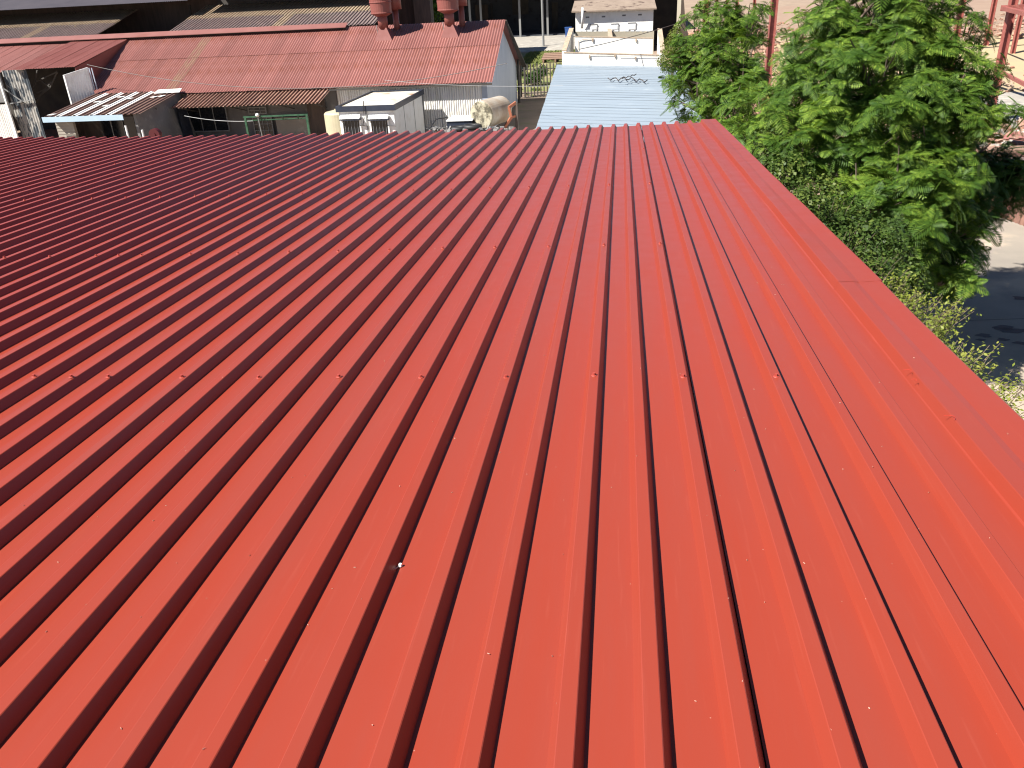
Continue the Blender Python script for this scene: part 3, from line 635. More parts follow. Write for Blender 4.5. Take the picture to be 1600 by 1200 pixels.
for j, (px, py, rr, lab) in enumerate([(716, 201, .34, 'old black tyre lying under the white slab box'), (738, 198, .36, 'old black tyre leaning close to the mouldy tank end')]):
    p = at(px, py, 39.2); b = MB(); R = rr
    pts = [p+Vector((R*math.cos(a_), R*.8*math.sin(a_), 0)) for a_ in np.linspace(0, 6.2832, 25)]
    b.tube(pts, .12, 8, False); solo('tyre', b, 'black', lab, 'tyre', 'old tyres in the scrap', True)
    p2 = p
b = MB()
for _ in range(70):
    px = random.uniform(672, 800); q = at(px, random.uniform(199, 206), random.uniform(38.6, 40.2)); s_ = random.uniform(.04, .14)
    rot = Matrix.Rotation(random.random()*3, 3, Vector((random.random(), random.random(), random.random())).normalized())
    pp = [q+rot @ Vector((x*s_, y*s_*.7, z*s_*.4)) for z in (-1, 1) for x, y in ((-1, -1), (1, -1), (1, 1), (-1, 1))]; b.hexa(pp)
for _ in range(120):
    px = random.uniform(672, 800); q = at(px, random.uniform(203, 215), random.uniform(38.6, 41)); q.z = random.uniform(GZ, GZ+1.1); s_ = random.uniform(.1, .35)
    rot = Matrix.Rotation(random.random()*3, 3, Vector((random.random(), random.random(), random.random())).normalized())
    pp = [q+rot @ Vector((x*s_, y*s_*.7, z*s_*.4)) for z in (-1, 1) for x, y in ((-1, -1), (1, -1), (1, 1), (-1, 1))]; b.hexa(pp)
tag(b.build('scrap_heap', 'greywall'), 'grey heap of scrap pieces around the lying tank', 'scrap', kind='stuff')
b = MB(); b.tube([at(666, 201, 39.5), at(672, 200, 39.5), at(681, 186, 39.8), at(700, 183, 40)], .035, 6)
solo('barrow_handle', b, 'black', 'thin bent black pipe rising from the scrap by the white corrugated wall', 'pipe')

# ================================================================ POLE, GATE, YARD
def palisade(x0, x1, Y, h, lab, name='palisade_gate', cat='gate'):
    t = thing(name, lab, cat, ((x0+x1)/2, Y, ground_z(Y)))
    n = int((x1-x0)/.24)
    for i in range(n+1):
        x = x0+(x1-x0)*i/n; z = ground_z(Y)
        hh = h+random.uniform(-.04, .04)
        b = MB(); b.box((x-.045, Y-.015, z+.08), (x+.045, Y+.015, z+hh)); b.add([(x-.045, Y-.015, z+hh), (x+.045, Y-.015, z+hh), (x+.045, Y+.015, z+hh), (x-.045, Y+.015, z+hh), (x, Y, z+hh+.13)], [(0, 1, 4), (1, 2, 4), (2, 3, 4), (3, 0, 4)])
        b.build('pale', 'dark', t)
    for q in (.3, 1.0, h-.35): MB().box((x0, Y+.02, ground_z(Y)+q), (x1, Y+.06, ground_z(Y)+q+.06)).build('rail', 'dark', t)
    for x in (x0-.12, x0+.28, x1+.1): MB().box((x-.07, Y-.07, ground_z(Y)), (x+.07, Y+.07, ground_z(Y)+h+.05)).build('post', 'dark', t)
palisade(-7.35, -3.9, 63.6, 2.35, 'black steel palisade gate between the long shed and the blue roof')
b = MB(); b.tube([(-7.28+.05, 60.9, GZ), (-7.2, 60.9, -3.1)], .09, 8); solo('drain_pipe', b, 'dark', 'dark pipe standing at the back corner of the pale gable wall', 'pipe')
b = MB()
for _ in range(9000):
    x = random.uniform(-9, -3.7); y = random.uniform(64.2, 84)
    if noise.noise((x*.35, y*.25, 0)) < -.12 or (y < 78 and x < -5.5 and noise.noise((x*.5, y*.5, 7)) < .1): continue
    z = ground_z(y)+.01; a = random.random()*3.1; s_ = random.uniform(.05, .12); h = random.uniform(.06, .22)
    dx, dy = s_*math.cos(a), s_*math.sin(a); b.add([(x-dx, y-dy, z), (x+dx, y+dy, z), (x+dx*.3+random.uniform(-.05, .05), y, z+h)], [(0, 1, 2)])
tag(b.build('grass', 'blade'), 'patchy green and straw grass in the yard behind the palisade gate', 'grass', kind='stuff')
t = thing('timber_pallet', 'weathered timber pallet lying on the grass near the white ruin', 'pallet', (-5.9, 79.5, ground_z(79.5)))
for i in range(4): MB().slab([(-7.1, 78+i*.9, ground_z(78+i*.9)+.3), (-4.6, 78+i*.9, ground_z(78+i*.9)+.3), (-4.6, 78.5+i*.9, ground_z(78.5+i*.9)+.3), (-7.1, 78.5+i*.9, ground_z(78.5+i*.9)+.3)], (0, 0, .06)).build('plank', 'wood', t)
for x in (-7, -5.9, -4.8): MB().slab([(x, 78, ground_z(78)+.05), (x+.14, 78, ground_z(78)+.05), (x+.14, 81.3, ground_z(81.3)+.05), (x, 81.3, ground_z(81.3)+.05)], (0, 0, .24)).build('bearer', 'wood', t)
MB().box((-4.4, 77.5, ground_z(77.5)), (-2.9, 82, ground_z(78)+.45)).build('block', 'concrete', t)
t = thing('utility_post', 'tall grey pole standing on the edge of the concrete apron', 'pole', (-7.75, 87.5, ground_z(87.5)))
MB().tube([(-7.72, 87.5, ground_z(87.5)-.1), (-7.75, 87.5, 2.8)], .12, 10).build('shaft', 'greyframe', t)
# far verandah building
V = thing('dark_verandah_building', 'dark open-fronted building with grey verandah posts at the back of the yard', 'building', (-14, 112, ground_z(110)))
zt = ground_z(110)
MB().slab([(-70, 103.5, .75), (5.5, 103.5, .75), (5.5, 130, 1.9), (-70, 130, 1.9)], (0, 0, .15)).build('roof', 'slate_tin', V)
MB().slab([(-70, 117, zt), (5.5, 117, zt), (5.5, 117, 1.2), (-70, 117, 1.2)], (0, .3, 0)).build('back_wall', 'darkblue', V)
for px in (736, 753, 813, 856, 1037, 1052): x = at(px, 50, 105).x; MB().box((x-.12, 104.9, zt), (x+.12, 105.1, .8)).build('post', 'greyframe', V)
for px0, px1, py0, py1, m in ((722, 728, 5, 47, 'black'), (766, 771, 5, 40, 'black'), (800, 826, 0, 22, 'dark'), (862, 872, 4, 48, 'dark'), (742, 763, 8, 30, 'brownwall')):
    a = at(px0, py0, 116.8); c_ = at(px1, py1, 116.8); MB().box((a.x, 116.8, max(zt, c_.z)), (c_.x, 116.95, a.z)).build('door', m, V)
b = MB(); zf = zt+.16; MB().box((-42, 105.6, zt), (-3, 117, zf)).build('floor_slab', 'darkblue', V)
p = atz(826, 47, zf); t = thing('rusty_barrel', 'rusty brown barrel in the shade of the dark verandah', 'barrel', p)
MB().tube([p, p+Vector((0, 0, .4)), p+Vector((0, 0, .45)), p+Vector((0, 0, 1.4))], [.62, .64, .6, .62], 20).build('body', 'barrel', t)
MB().tube([p+Vector((0, 0, 1.3)), p+Vector((0, 0, 1.5))], .56, 16).build('contents', 'black', t)
p = atz(888, 58, ground_z(95)); t = thing('blue_bin', 'blue plastic bin beside the left wall of the white ruin', 'bin', p)
MB().hexa([p+Vector(v_) for v_ in ((-.3, -.3, 0), (.3, -.3, 0), (.3, .3, 0), (-.3, .3, 0), (-.38, -.38, 1.0), (.38, -.38, 1.0), (.38, .38, 1.0), (-.38, .38, 1.0))]).build('body', 'bin', t)
MB().box(p+Vector((-.4, -.4, 1.0)), p+Vector((.4, .4, 1.07))).build('lid', 'bin', t)
t = thing('white_gas_bottle', 'small white gas bottle behind the right roof vent', 'bottle', (-11.6, 66.3, -2.2))
p = at(724, 36, 66); MB().tube([p-Vector((0, 0, 3.5)), p, p+Vector((0, 0, .25)), p+Vector((0, 0, .6))], [.16, .16, .08, .05], 12).build('body', 'white', t)

# ================================================================ BLUE ROOF BUILDING
BR = thing('blue_roofed_building', 'building with a flat pale blue metal roof beyond the red eave', 'building', (0, 40, GZ))
fl = at(870, 102, 54.8); fr = at(1040, 105, 54.8); nl = at(833, 207, 28)
kx = (fr.z-fl.z)/(fr.x-fl.x)
Y = 54.8; n = 34; dY = (54.8-25.0)/n
for i in range(n):
    ya, yb = 54.8-(i+1)*dY, 54.8-i*dY
    def lx(y): return fl.x+(nl.x-fl.x)*(54.8-y)/(54.8-28)
    b = MB(); xr = 3.5
    za = random.uniform(-.001, .002)
    rows_ = [(ya-.04, .006+za), (ya+.03, .007+za), (ya+.07, .004), (ya+dY*.5-.03, .004), (ya+dY*.5, .005), (ya+dY*.5+.05, .005), (ya+dY*.5+.08, .003), (yb, .0)]
    for (y, dz) in rows_:
        zz = -3.25+dz
        b.v += [(lx(y)+random.uniform(-.01, .01), y, zz+kx*(lx(y)-fl.x)), (0, y, zz+kx*(0-fl.x)+random.uniform(-.004, .004)), (xr, y, zz+kx*(xr-fl.x))]
    for j in range(len(rows_)-1):
        for q in (0, 1): a = 3*j+q; b.f.append((a, a+1, a+4, a+3))
    b.build('roof_sheet', 'blue_roof', BR)
MB().hexa([(lx(54.6)+.15, 54.6, GZ), (3.3, 54.6, GZ), (3.3, 25.2, GZ), (lx(25.2)+.15, 25.2, GZ), (lx(54.6)+.15, 54.6, -3.4), (3.3, 54.6, -3.75), (3.3, 25.2, -3.75), (lx(25.2)+.15, 25.2, -3.4)]).build('wall', 'white_wall', BR)
pts = [at(950+i*4.1, 119.5+2.2*math.sin(i*1.3)+(-1.2 if 4 < i < 11 else 0), 51.0+math.sin(i*.9)*.3) for i in range(16)]
pts = [Vector((p.x, p.y, -3.25+kx*(p.x-fl.x)+.09+(.03 if i % 3 else .06))) for i, p in enumerate([atz(950+i*4.1, 119.5+2.0*math.sin(i*1.9)+(-1.5 if 4 < i < 11 else 0), -3.2) for i in range(16)])]
b = MB(); b.tube(pts, .028, 6)
q = [atz(970+i*3, 122-.8*i+(i % 2)*1.4, -3.15) for i in range(9)]; b.tube(q, .022, 6)
solo('black_rope', b, 'cable', 'tangled dark rope lying on the pale blue roof', 'rope')

# ================================================================ WHITE ROOFLESS RUIN + small white building
RU = thing('white_roofless_ruin', 'whitewashed roofless block with sloping side walls and beige coping', 'ruin', (-.5, 59, GZ))
nlp, nrp = at(881, 83, 56), at(1030, 87, 56); flp, frp = at(896, 45, 62), at(1022, 46, 62)
def wall(a, b_, t, m, name, parent, cop=True, zb=GZ):
    a = Vector(a); b_ = Vector(b_); d = (b_-a); d.z = 0; nrm = Vector((-d.y, d.x, 0)).normalized()*t
    MB().slab([(a.x, a.y, zb), (b_.x, b_.y, zb), b_, a], nrm).build(name, m, parent)
    if cop: MB().slab([a-nrm*.06, b_-nrm*.06, b_+nrm*1.06, a+nrm*1.06], (0, 0, .06)).build('coping', 'coping', parent)
wall(nlp, nrp, .28, 'white_wall', 'front_wall', RU)
wall(nlp+Vector((.14, .28, .1)), flp, .28, 'white_wall', 'side_wall', RU)
wall(frp+Vector((.25, 0, 0)), nrp+Vector((.1, .28, .1)), .28, 'white_wall', 'side_wall', RU)
m1, m2 = at(896, 58, 59.3), at(1020, 60.5, 59.3)
wall(m1+Vector((.1, 0, 0)), m2, .25, 'white_wall', 'cross_wall', RU)
k1, k2 = at(899, 49.5, 62), at(1022, 49, 62)
wall(k1, k2, .25, 'beige_wall', 'back_wall', RU, False)
pm = at(957, 60, 59.5); pk = at(955, 46, 62); wall(pm, pk, .25, 'beige_wall', 'partition_wall', RU)
# rusty stain lines
for (x0_, x1_, y_) in ((921, 962, 83.5), (968, 1025, 86)):
    a = at(x0_, y_+2.5, 55.95); c_ = at(x1_, y_+2.5, 55.95); MB().tube([a, (a+c_)/2-Vector((0, 0, .01)), c_, c_-Vector((0, 0, .22))], .014, 5).build('pipe', 'coping', RU)
a = at(904, 78, 59.25); MB().tube([a, a+Vector((0, 0, .55)), at(910, 62, 59.25), at(928, 60, 59.25)], .02, 5).build('pipe', 'coping', RU)
for (px, py) in ((926, 62), (994, 62), (961, 86), (993, 90), (921, 88)):
    Yc = 59.25 if py < 70 else 55.95; p = at(px, py, Yc); MB().box(p-Vector((.05, .03, .12)), p+Vector((.05, .02, .06))).build('bracket', 'coping', RU)
b = MB()
for i in range(14): 
    p = at(905+i*8.3, 49.5, 62.1); s_ = random.uniform(.05, .13); b.box(p-Vector((s_*1.5, .1, .02)), p+Vector((s_*1.5, .15, s_)))
b.build('broken_top', 'white_wall', RU)
SW = thing('small_white_building', 'small white two-storey block with a stained brown roof behind the ruin', 'building', (-.5, 68, GZ))
wl, wr = at(899, 20, 66), at(1021, 14, 66)
WL, WR = wl.x, wr.x
MB().hexa([(WL, 66, GZ), (WR, 66, GZ), (WR, 70, GZ), (WL, 70, GZ), (WL, 66, wl.z), (WR, 66, wr.z), (WR, 70, wr.z+.6), (WL, 70, wl.z+.6)]).build('wall', 'white_wall', SW)
ea, eb = at(893, 18, 65.6), at(1026, 12.5, 65.6); ra, rb = at(897.5, 3.5, 69.2), at(1022, -1.5, 69.2)
MB().slab([ea, eb, rb+Vector((0, .2, .1)), ra+Vector((0, .2, .1))], (0, 0, -.09)).build('roof', 'asbestos', SW)
for (px, py) in ((918, 27), (943, 26), (975, 24), (1000, 23)):
    p = at(px, py, 65.99); MB().box(p-Vector((.13, .012, .05)), p+Vector((.13, .05, .05))).build('air_slot', 'greywall', SW)
for (x0_, x1_, y0_, y1_) in ((922, 933, 39, 46), (955, 966, 38, 46), (981, 993, 36.5, 46)):
    a = at(x0_, y0_, 65.97); c_ = at(x1_, y1_, 65.97)
    o = MB().box((a.x, 65.93, c_.z), (c_.x, 66.03, a.z)).build('window', 'white', SW)
    MB().box((a.x-.02, 65.91, a.z), (c_.x+.02, 66.02, a.z+.05)).build('window_hood', 'greywall', o)
    MB().box((a.x+.06, 65.915, c_.z+.05), (c_.x-.06, 65.93, a.z-.12)).build('shutter', 'white_wall', o)
p = at(909.5, 44, 65.8); q = at(910.5, 12, 65.5); MB().tube([p, Vector((q.x, q.y, q.z))], .085, 10).build('vent_pipe', 'white', SW, True)

# ================================================================ CABLES
def cable(pts, r, m, lab, n=24):
    out = []
    for i in range(len(pts)-1):
        for k in range(n):
            t = k/n; out.append(pts[i].lerp(pts[i+1], t))
    out.append(pts[-1]); solo('cable', MB().tube(out, r, 5), m, lab, 'cable', 'overhead cables')
def sagline(a, b_, s, n=20): return [a.lerp(b_, t/n)-Vector((0, 0, s*4*(t/n)*(1-t/n))) for t in range(n+1)]
A1 = at(136, 101, 46.9); A2 = at(792, 99, 44.5)
solo('cable', MB().tube(sagline(A1, A2, 1.28), .016, 5), 'cable', 'long dark cable sagging across the faded red shed roof', 'cable', 'overhead cables')
solo('cable', MB().tube(sagline(at(600, 125, 44), at(880, 134, 30), .12), .006, 5), 'cable_l', 'thin pale cable running from the shed eave towards the blue roof', 'cable', 'overhead cables')
solo('cable', MB().tube(sagline(at(905, 77, 52), at(1075, 31, 60), .1), .022, 5), 'cable', 'dark cable crossing in front of the white roofless ruin', 'cable', 'overhead cables')
solo('cable', MB().tube(sagline(at(288, 181, 45), at(395, 189, 44.2), .12), .014, 5), 'cable_l', 'pale cable hanging under the rusty awning', 'cable', 'overhead cables')

# ================================================================ STEEL FRAME OF THE DEMOLISHED SHED (right)
SF = thing('steel_frame_skeleton', 'red-oxide steel skeleton of a dismantled shed beyond the green tree', 'steel frame', (16, 50, GZ))
def column(x, Y, top, w=.34, zb=None, foot=False):
    zb = ground_z(Y) if zb is None else zb
    b = MB(); h = w/2
    b.box((x-h, Y-h, zb), (x-h+.03, Y+h, top)); b.box((x+h-.03, Y-h, zb), (x+h, Y+h, top)); b.box((x-h+.03, Y-.015, zb), (x+h-.03, Y+.015, top))
    o = b.build('column', 'redblue', SF)
    if foot: MB().box((x-h-.08, Y-h-.08, zb), (x+h+.08, Y+h+.08, zb+.06)).build('base_plate', 'orange', o); MB().box((x-h-.02, Y-h-.02, zb+.06), (x+h+.02, Y+h+.02, zb+.5)).build('base_gusset', 'orange', o)
TOP = 1.2
pA = at(1205, 60, 46.5); pB = atz(1544, 190, GZ); pC = at(1501, 20, 62)
column(pA.x, 46.5, TOP); column(pB.x, pB.y, TOP, foot=True); column(pC.x, 62, TOP+.5)
column(at(1553, 8, 78).x, 78, TOP+1); column(at(1594, 28, 74).x, 74, TOP+1, .3); column(at(1103, 15, 70).x, 70, TOP+1, .36)
for px in (1120, 1136, 1152, 1179): column(at(px, 4, 92).x, 92, 1.8, .28)
MB().bar((pA.x-.2, 46.5, TOP), (pB.x+30, 47.2, TOP), .25, .4).build('eave_beam', 'redblue', SF)
MB().bar((at(1103, 15, 70).x, 70, TOP+1), (at(1553, 8, 78).x+20, 78, TOP+1), .25, .3).build('eave_beam', 'redblue', SF)
for k in range(4):
    x = pA.x+2+k*5.2; MB().bar((x, 46.5, TOP+.2), (x+.3, 72, TOP+1.2), .14, .16).build('rafter', 'redblue', SF)
MB().bar((pB.x, pB.y, TOP+.25), (pB.x+.5, 73, TOP+1.4), .2, .3).build('rafter', 'redblue', SF)
br = at(1568, 13, pB.y); MB().bar(br, atz(1640, 30, br.z), .22, .18).build('side_beam', 'redblue', SF)
MB().box((br.x-.1, br.y-.2, br.z-.12), (br.x+.9, br.y+.1, br.z+.14)).build('beam_bracket', 'redblue', SF)
lb = at(1563, 112, pB.y); MB().bar(lb, atz(1640, 152, lb.z), .12, .16).build('low_rail', 'redblue', SF)
bb = at(1100, 22, 70); MB().bar(bb, at(1109, 12, 70)+Vector((0, 0, .4)), .2).build('brace', 'redblue', SF)
# broken wall stub and brick ruins
t = thing('broken_brick_wall', 'broken pale plastered wall end beyond the left crown', 'wall', at(1070, 60, 75))
w0, w1 = at(1062, 0, 76), at(1080, 58, 76); zg = ground_z(76)
MB().add([(w0.x, 74, zg), (w0.x+.9, 76, zg), (w0.x+.9, 76, -3.1), (w0.x+.55, 75.4, -2.2), (w0.x+.3, 75, -.6), (w0.x, 74, 1.4), (w0.x-.3, 74.2, zg), (w0.x+.6, 76.2, zg), (w0.x+.6, 76.2, -3.1), (w0.x+.25, 75.6, -2.2), (w0.x, 75.2, -.6), (w0.x-.3, 74.2, 1.4)],
         [(0, 1, 2, 3, 4, 5), (11, 10, 9, 8, 7, 6), (0, 5, 11, 6), (5, 4, 10, 11), (4, 3, 9, 10), (3, 2, 8, 9), (2, 1, 7, 8)]).build('wall', 'beige_wall', t)
t = thing('dark_outbuilding', 'black-shadowed outbuilding to the right of the small white block', 'building', (5, 84, ground_z(84)))
a = at(1028, 20, 82); c_ = at(1062, 20, 82); MB().box((a.x-.3, 85.5, ground_z(82)), (c_.x+.2, 86, 2.5)).build('back_wall', 'dark', t); MB().box((a.x-.6, 81.5, 2.5), (c_.x+.3, 86.2, 2.7)).build('roof', 'slate_tin', t); MB().box((c_.x+.1, 81.8, ground_z(82)), (c_.x+.2, 85.5, 2.5)).build('side_wall', 'dark', t); MB().box((a.x-.5, 81.8, ground_z(82)), (a.x-.4, 85.5, 2.5)).build('side_wall', 'dark', t)  # roof slab added out of view for shade; walls coloured dark for it too
# brick pieces
def lumps(n, fx, fy, smin, smax, name, m, lab, hgt=None):
    b = MB()
    for _ in range(n):
        x, y = fx(), fy(); z = ground_z(y)+(hgt(x, y) if hgt else 0)+.05; s_ = random.uniform(smin, smax)
        R_ = Matrix.Rotation(random.random()*6.28, 3, 'Z') @ Matrix.Rotation(random.uniform(-.5, .5), 3, 'X') @ Matrix.Rotation(random.uniform(-.5, .5), 3, 'Y')
        q = Vector((x, y, z+s_*.2)); k = [random.uniform(.7, 1.2) for _ in range(8)]
        b.hexa([q+R_ @ Vector((sx*s_*k[i], sy*s_*.55*k[i], sz*s_*.38)) for i, (sx, sy, sz) in enumerate(((-1, -1, -1), (1, -1, -1), (1, 1, -1), (-1, 1, -1), (-1, -1, 1), (1, -1, 1), (1, 1, 1), (-1, 1, 1)))])
    return tag(b.build(name, m), lab, 'rubble', kind='stuff')
mound = lambda x, y: max(0, .7*noise.noise((x*.25, y*.25, 2))+.25)
lumps(2200, lambda: random.uniform(9, 26), lambda: random.uniform(32, 46), .08, .24, 'brick_rubble', 'brick', 'broken red brick rubble heaped beside the concrete floor', mound)
lumps(700, lambda: random.uniform(9, 26), lambda: random.uniform(32, 46), .08, .3, 'plaster_rubble', 'concrete', 'pale plaster lumps mixed through the brick rubble', mound)
lumps(1800, lambda: random.uniform(8, 55), lambda: 80+abs(random.gauss(0, 10)), .07, .28, 'far_rubble', 'rubble', 'pale rubble spread beyond the yellow sand', lambda x, y: max(0, 1.1*noise.noise((x*.12, y*.12, 5))))
lumps(1500, lambda: random.uniform(4.5, 14), lambda: random.uniform(45, 95), .1, .35, 'yard_rubble', 'brick', 'brick rubble strip between the crowns and the steel frame')
lumps(260, lambda: random.uniform(12, 30), lambda: random.uniform(57, 70), .05, .18, 'sand_stones', 'rubble', 'small stones on the yellow sand')
# stack of roofing sheets on the rubble
s0 = atz(1560, 216, GZ+.5)
t = thing('stacked_roof_sheets', 'tilted stack of reddish corrugated sheets lying on the brick rubble', 'roof sheets', s0)
for k in range(4):
    b = MB(); d1 = Vector((.62, -.78, 0)); d2 = Vector((.75, .62, .05))
    sheet(b, s0+Vector((k*.25, -.35*k, .06*k)), d2, d1, 1.3, 4.2, .2, .05, 5, 2, .02); b.build('roof_sheet', 'shed_red' if k != 1 else 'rust', t)
# corrugated fence at right edge
t = thing('rusty_sheet_fence', 'low reddish corrugated sheet fence along the right of the drive', 'fence', (13.5, 27, GZ))
F0, F1 = Vector((12.1, 29.8, GZ)), Vector((13.6, 23.4, GZ)); d = (F1-F0); n = 11
for i in range(n):
    a = F0+d*i/n; b = MB(); h = 1.25+random.uniform(-.1, .12); up = Vector((.12, .05, 1))
    sheet(b, a, d, up, d.length/n*1.03, h, .19, .04, 5, 1, .01); b.build('fence_sheet', 'rust' if i % 3 else 'shed_red', t)
MB().bar(F0+Vector((.14, .05, 1.0)), F1+Vector((.14, .05, 1.0)), .07).build('rail', 'wood', t)
t = thing('plank_stack', 'stack of purple and white boards behind the rusty sheet fence', 'boards', (13.6, 31.2, GZ))
for k in range(5): MB().box((12.9, 30.9+.06*k, GZ+.9+k*.13), (17, 31.9, GZ+1.0+k*.13)).build('board', ('purple_tin', 'white', 'purple_tin', 'brown_tin', 'wood')[k], t)
MB().box((13.1, 31, GZ), (13.3, 31.8, GZ+.9)).build('support', 'wood', t); MB().box((16, 31, GZ), (16.2, 31.8, GZ+.9)).build('support', 'wood', t)
# oil stains and joint on the drive
b = MB()
for (px, py, r) in ((1570, 512, .22), (1578, 516, .3), (1538, 524, .16), (1533, 531, .1), (1567, 530, .12), (1595, 536, .14), (1598, 466, .25)):
    p = atz(px, py, GZ+.014); n = 14; v_ = [p+Vector((r*(1+.35*math.sin(3*a_+px))*math.cos(a_), r*.6*(1+.3*math.cos(2*a_+py))*math.sin(a_), 0)) for a_ in np.linspace(0, 6.2832, n, endpoint=False)]; b.add(v_, [tuple(range(n))])
tag(b.build('oil_stains', 'black'), kind='structure')
for (a, c_) in (((4, 18.2), (14, 19.2)),):
    b = MB(); a = Vector((*a, GZ+.013)); c_ = Vector((*c_, GZ+.013)); d = (c_-a).normalized(); nn = Vector((-d.y, d.x, 0))*.009; b.add([a-nn, c_-nn, c_+nn, a+nn], [(0, 1, 2, 3)]); tag(b.build('slab_joint', 'dark'), kind='structure')

# ================================================================ TREES
def frond(mb, O, D, L, droop, w=.30, nseg=11, up=Vector((0, 0, 1))):
    """a feathery compound leaf: rachis with paired drooping pinnae"""
    D = D.normalized(); side = D.cross(up)
    if side.length < .1: side = Vector((1, 0, 0))
    side.normalize()
    for k in range(nseg):
        t = (k+.6)/nseg
        p = O+D*L*t-Vector((0, 0, 1))*droop*t*t*L
        tang = (D-Vector((0, 0, 1))*droop*2*t).normalized()
        ln = L*w*(math.sin(math.pi*min(1, t*.86+.12))**.7)
        nw = L*.038
        for s_ in (-1, 1):
            tip = p+side*s_*ln+tang*ln*.55-Vector((0, 0, ln*.22))
            mid = p.lerp(tip, .5)+Vector((0, 0, ln*.03))
            mb.add([p, mid-tang*nw, tip, mid+tang*nw], [(0, 1, 2, 3)])
    e = O+D*L-Vector((0, 0, 1))*droop*L; a = O+D*L*.85-Vector((0, 0, 1))*droop*.72*L
    mb.add([a-side*L*.03, e+D*L*.12, a+side*L*.03], [(0, 1, 2)])
    r = L*.012; st = [O+D*L*t-Vector((0, 0, 1))*droop*t*t*L for t in (0, .5, 1)]
    for i in (0, 1): mb.add([st[i]-side*r, st[i+1]-side*r, st[i+1]+side*r, st[i]+side*r], [(0, 1, 2, 3)])
def rosette(n, L):
    mb = MB(); a0 = random.random()*6.28
    for k in range(n):
        a = a0+k*2.399; el = random.uniform(-.05, .95)*(1-.3*k/n)
        D = Vector((math.cos(a)*math.cos(el), math.sin(a)*math.cos(el), math.sin(el)))
        frond(mb, Vector((0, 0, random.uniform(-.06, .06))), D, L*random.uniform(.6, 1.15), random.uniform(.2, .6), random.uniform(.26, .34))
    mb.tube([(0, 0, -.35), (0, 0, 0)], [.012, .008], 4, False)
    return mb
def fluff_tree(name, lab, base, lobes, fmat, L, nf, dens, trunk_r, seed, maxparts=290, group=None, hide=None):
    random.seed(seed)
    t = thing(name, lab, 'tree', base, group)
    base = Vector(base); cen = sum((Vector(l[0]) for l in lobes), Vector())/len(lobes)
    b = MB(); fork = base.lerp(cen, .45); fork.x = (base.x*.7+cen.x*.3); fork.y = base.y*.7+cen.y*.3
    b.tube([base, base.lerp(fork, .5)+Vector((.08, .05, 0)), fork], [trunk_r, trunk_r*.8, trunk_r*.65], 12); b.build('trunk', 'bark', t, True)
    for (c_, r) in lobes:
        c_ = Vector(c_); mid = fork.lerp(c_, .5)-Vector((0, 0, .25)); b = MB()
        b.tube([fork, mid, c_], [trunk_r*.42, trunk_r*.28, trunk_r*.12], 8)
        for _ in range(7):
            d = Vector((random.gauss(0, 1), random.gauss(0, 1), random.gauss(.3, .7))).normalized(); b.tube([c_.lerp(mid, random.random()*.5), c_+d*r*.5, c_+d*r*.92+Vector((0, 0, .1))], [.035, .02, .01], 5, False)
        b.build('limb', 'bark', t, True)
    protos = []
    spots = []
    clumps = []
    for (c_, r) in lobes:
        c_ = Vector(c_); m_ = max(5, int(7*r*r+4))
        for i_ in range(m_):
            z_ = 1-1.75*(i_+.5)/m_; a_ = i_*2.399+random.uniform(-.4, .4); h_ = math.sqrt(max(0, 1-z_*z_))
            d = Vector((h_*math.cos(a_), h_*math.sin(a_), z_))
            clumps.append((c_+d*r*random.uniform(.55, .95), random.uniform(.30, .46)*max(.75, min(1.25, r)), c_))
    for (c_, r, par) in clumps:
        n = int(dens*r*r)
        for _ in range(n):
            d = Vector((random.gauss(0, 1), random.gauss(0, 1), random.gauss(0.5, .8))).normalized()
            q = c_+Vector((d.x*r, d.y*r, d.z*r*.7))*random.uniform(.6, 1.1)
            dd = (d+(q-par).normalized()*.6).normalized()
            if hide and hide(q): continue
            spots.append((q, dd))
    spots.sort(key=lambda s: (s[0]-CAM_POS).length-1.2*s[1].z+2.0*s[1].y)
    ms = [rosette(nf, L) for _ in range(7)]
    po = []
    far = MB()
    tpl = [(np.array(m_.v), m_.f) for m_ in ms]
    allv = []; allf = []; off = 0
    for i, (q, d) in enumerate(spots):
        zax = (d*.75+Vector((0, 0, .8))).normalized()
        R_ = zax.to_track_quat('Z', 'Y').to_matrix() @ Matrix.Rotation(random.random()*6.28, 3, 'Z')
        s_ = random.uniform(.75, 1.2)
        if i < maxparts:
            k = random.randrange(7)
            if len(po) <= k or po[k] is None:
                while len(po) <= k: po.append(None)
                o = ms[k].build('leaf_spray', fmat, None, world=False); po[k] = o
            else: o = po[k].copy(); COL.objects.link(o)
            o.parent = t; o.matrix_basis = Matrix.Translation(q-base) @ R_.to_4x4() @ Matrix.Scale(s_, 4)
        else:
            V_, F_ = tpl[random.randrange(7)]
            w = (V_*s_) @ np.array(R_).T+np.array(q-base)
            allv.append(w); allf += [tuple(a+off for a in f_) for f_ in F_]; off += len(w)
    if allv:
        me = bpy.data.meshes.new('foliage'); me.from_pydata(np.concatenate(allv).tolist(), [], allf); me.materials.append(M[fmat])
        o = bpy.data.objects.new('foliage', me); COL.objects.link(o); o.parent = t; o['kind'] = 'stuff'
    return t
def lob(l): return [(tuple(at(px, py, Y)), r) for px, py, Y, r in l]
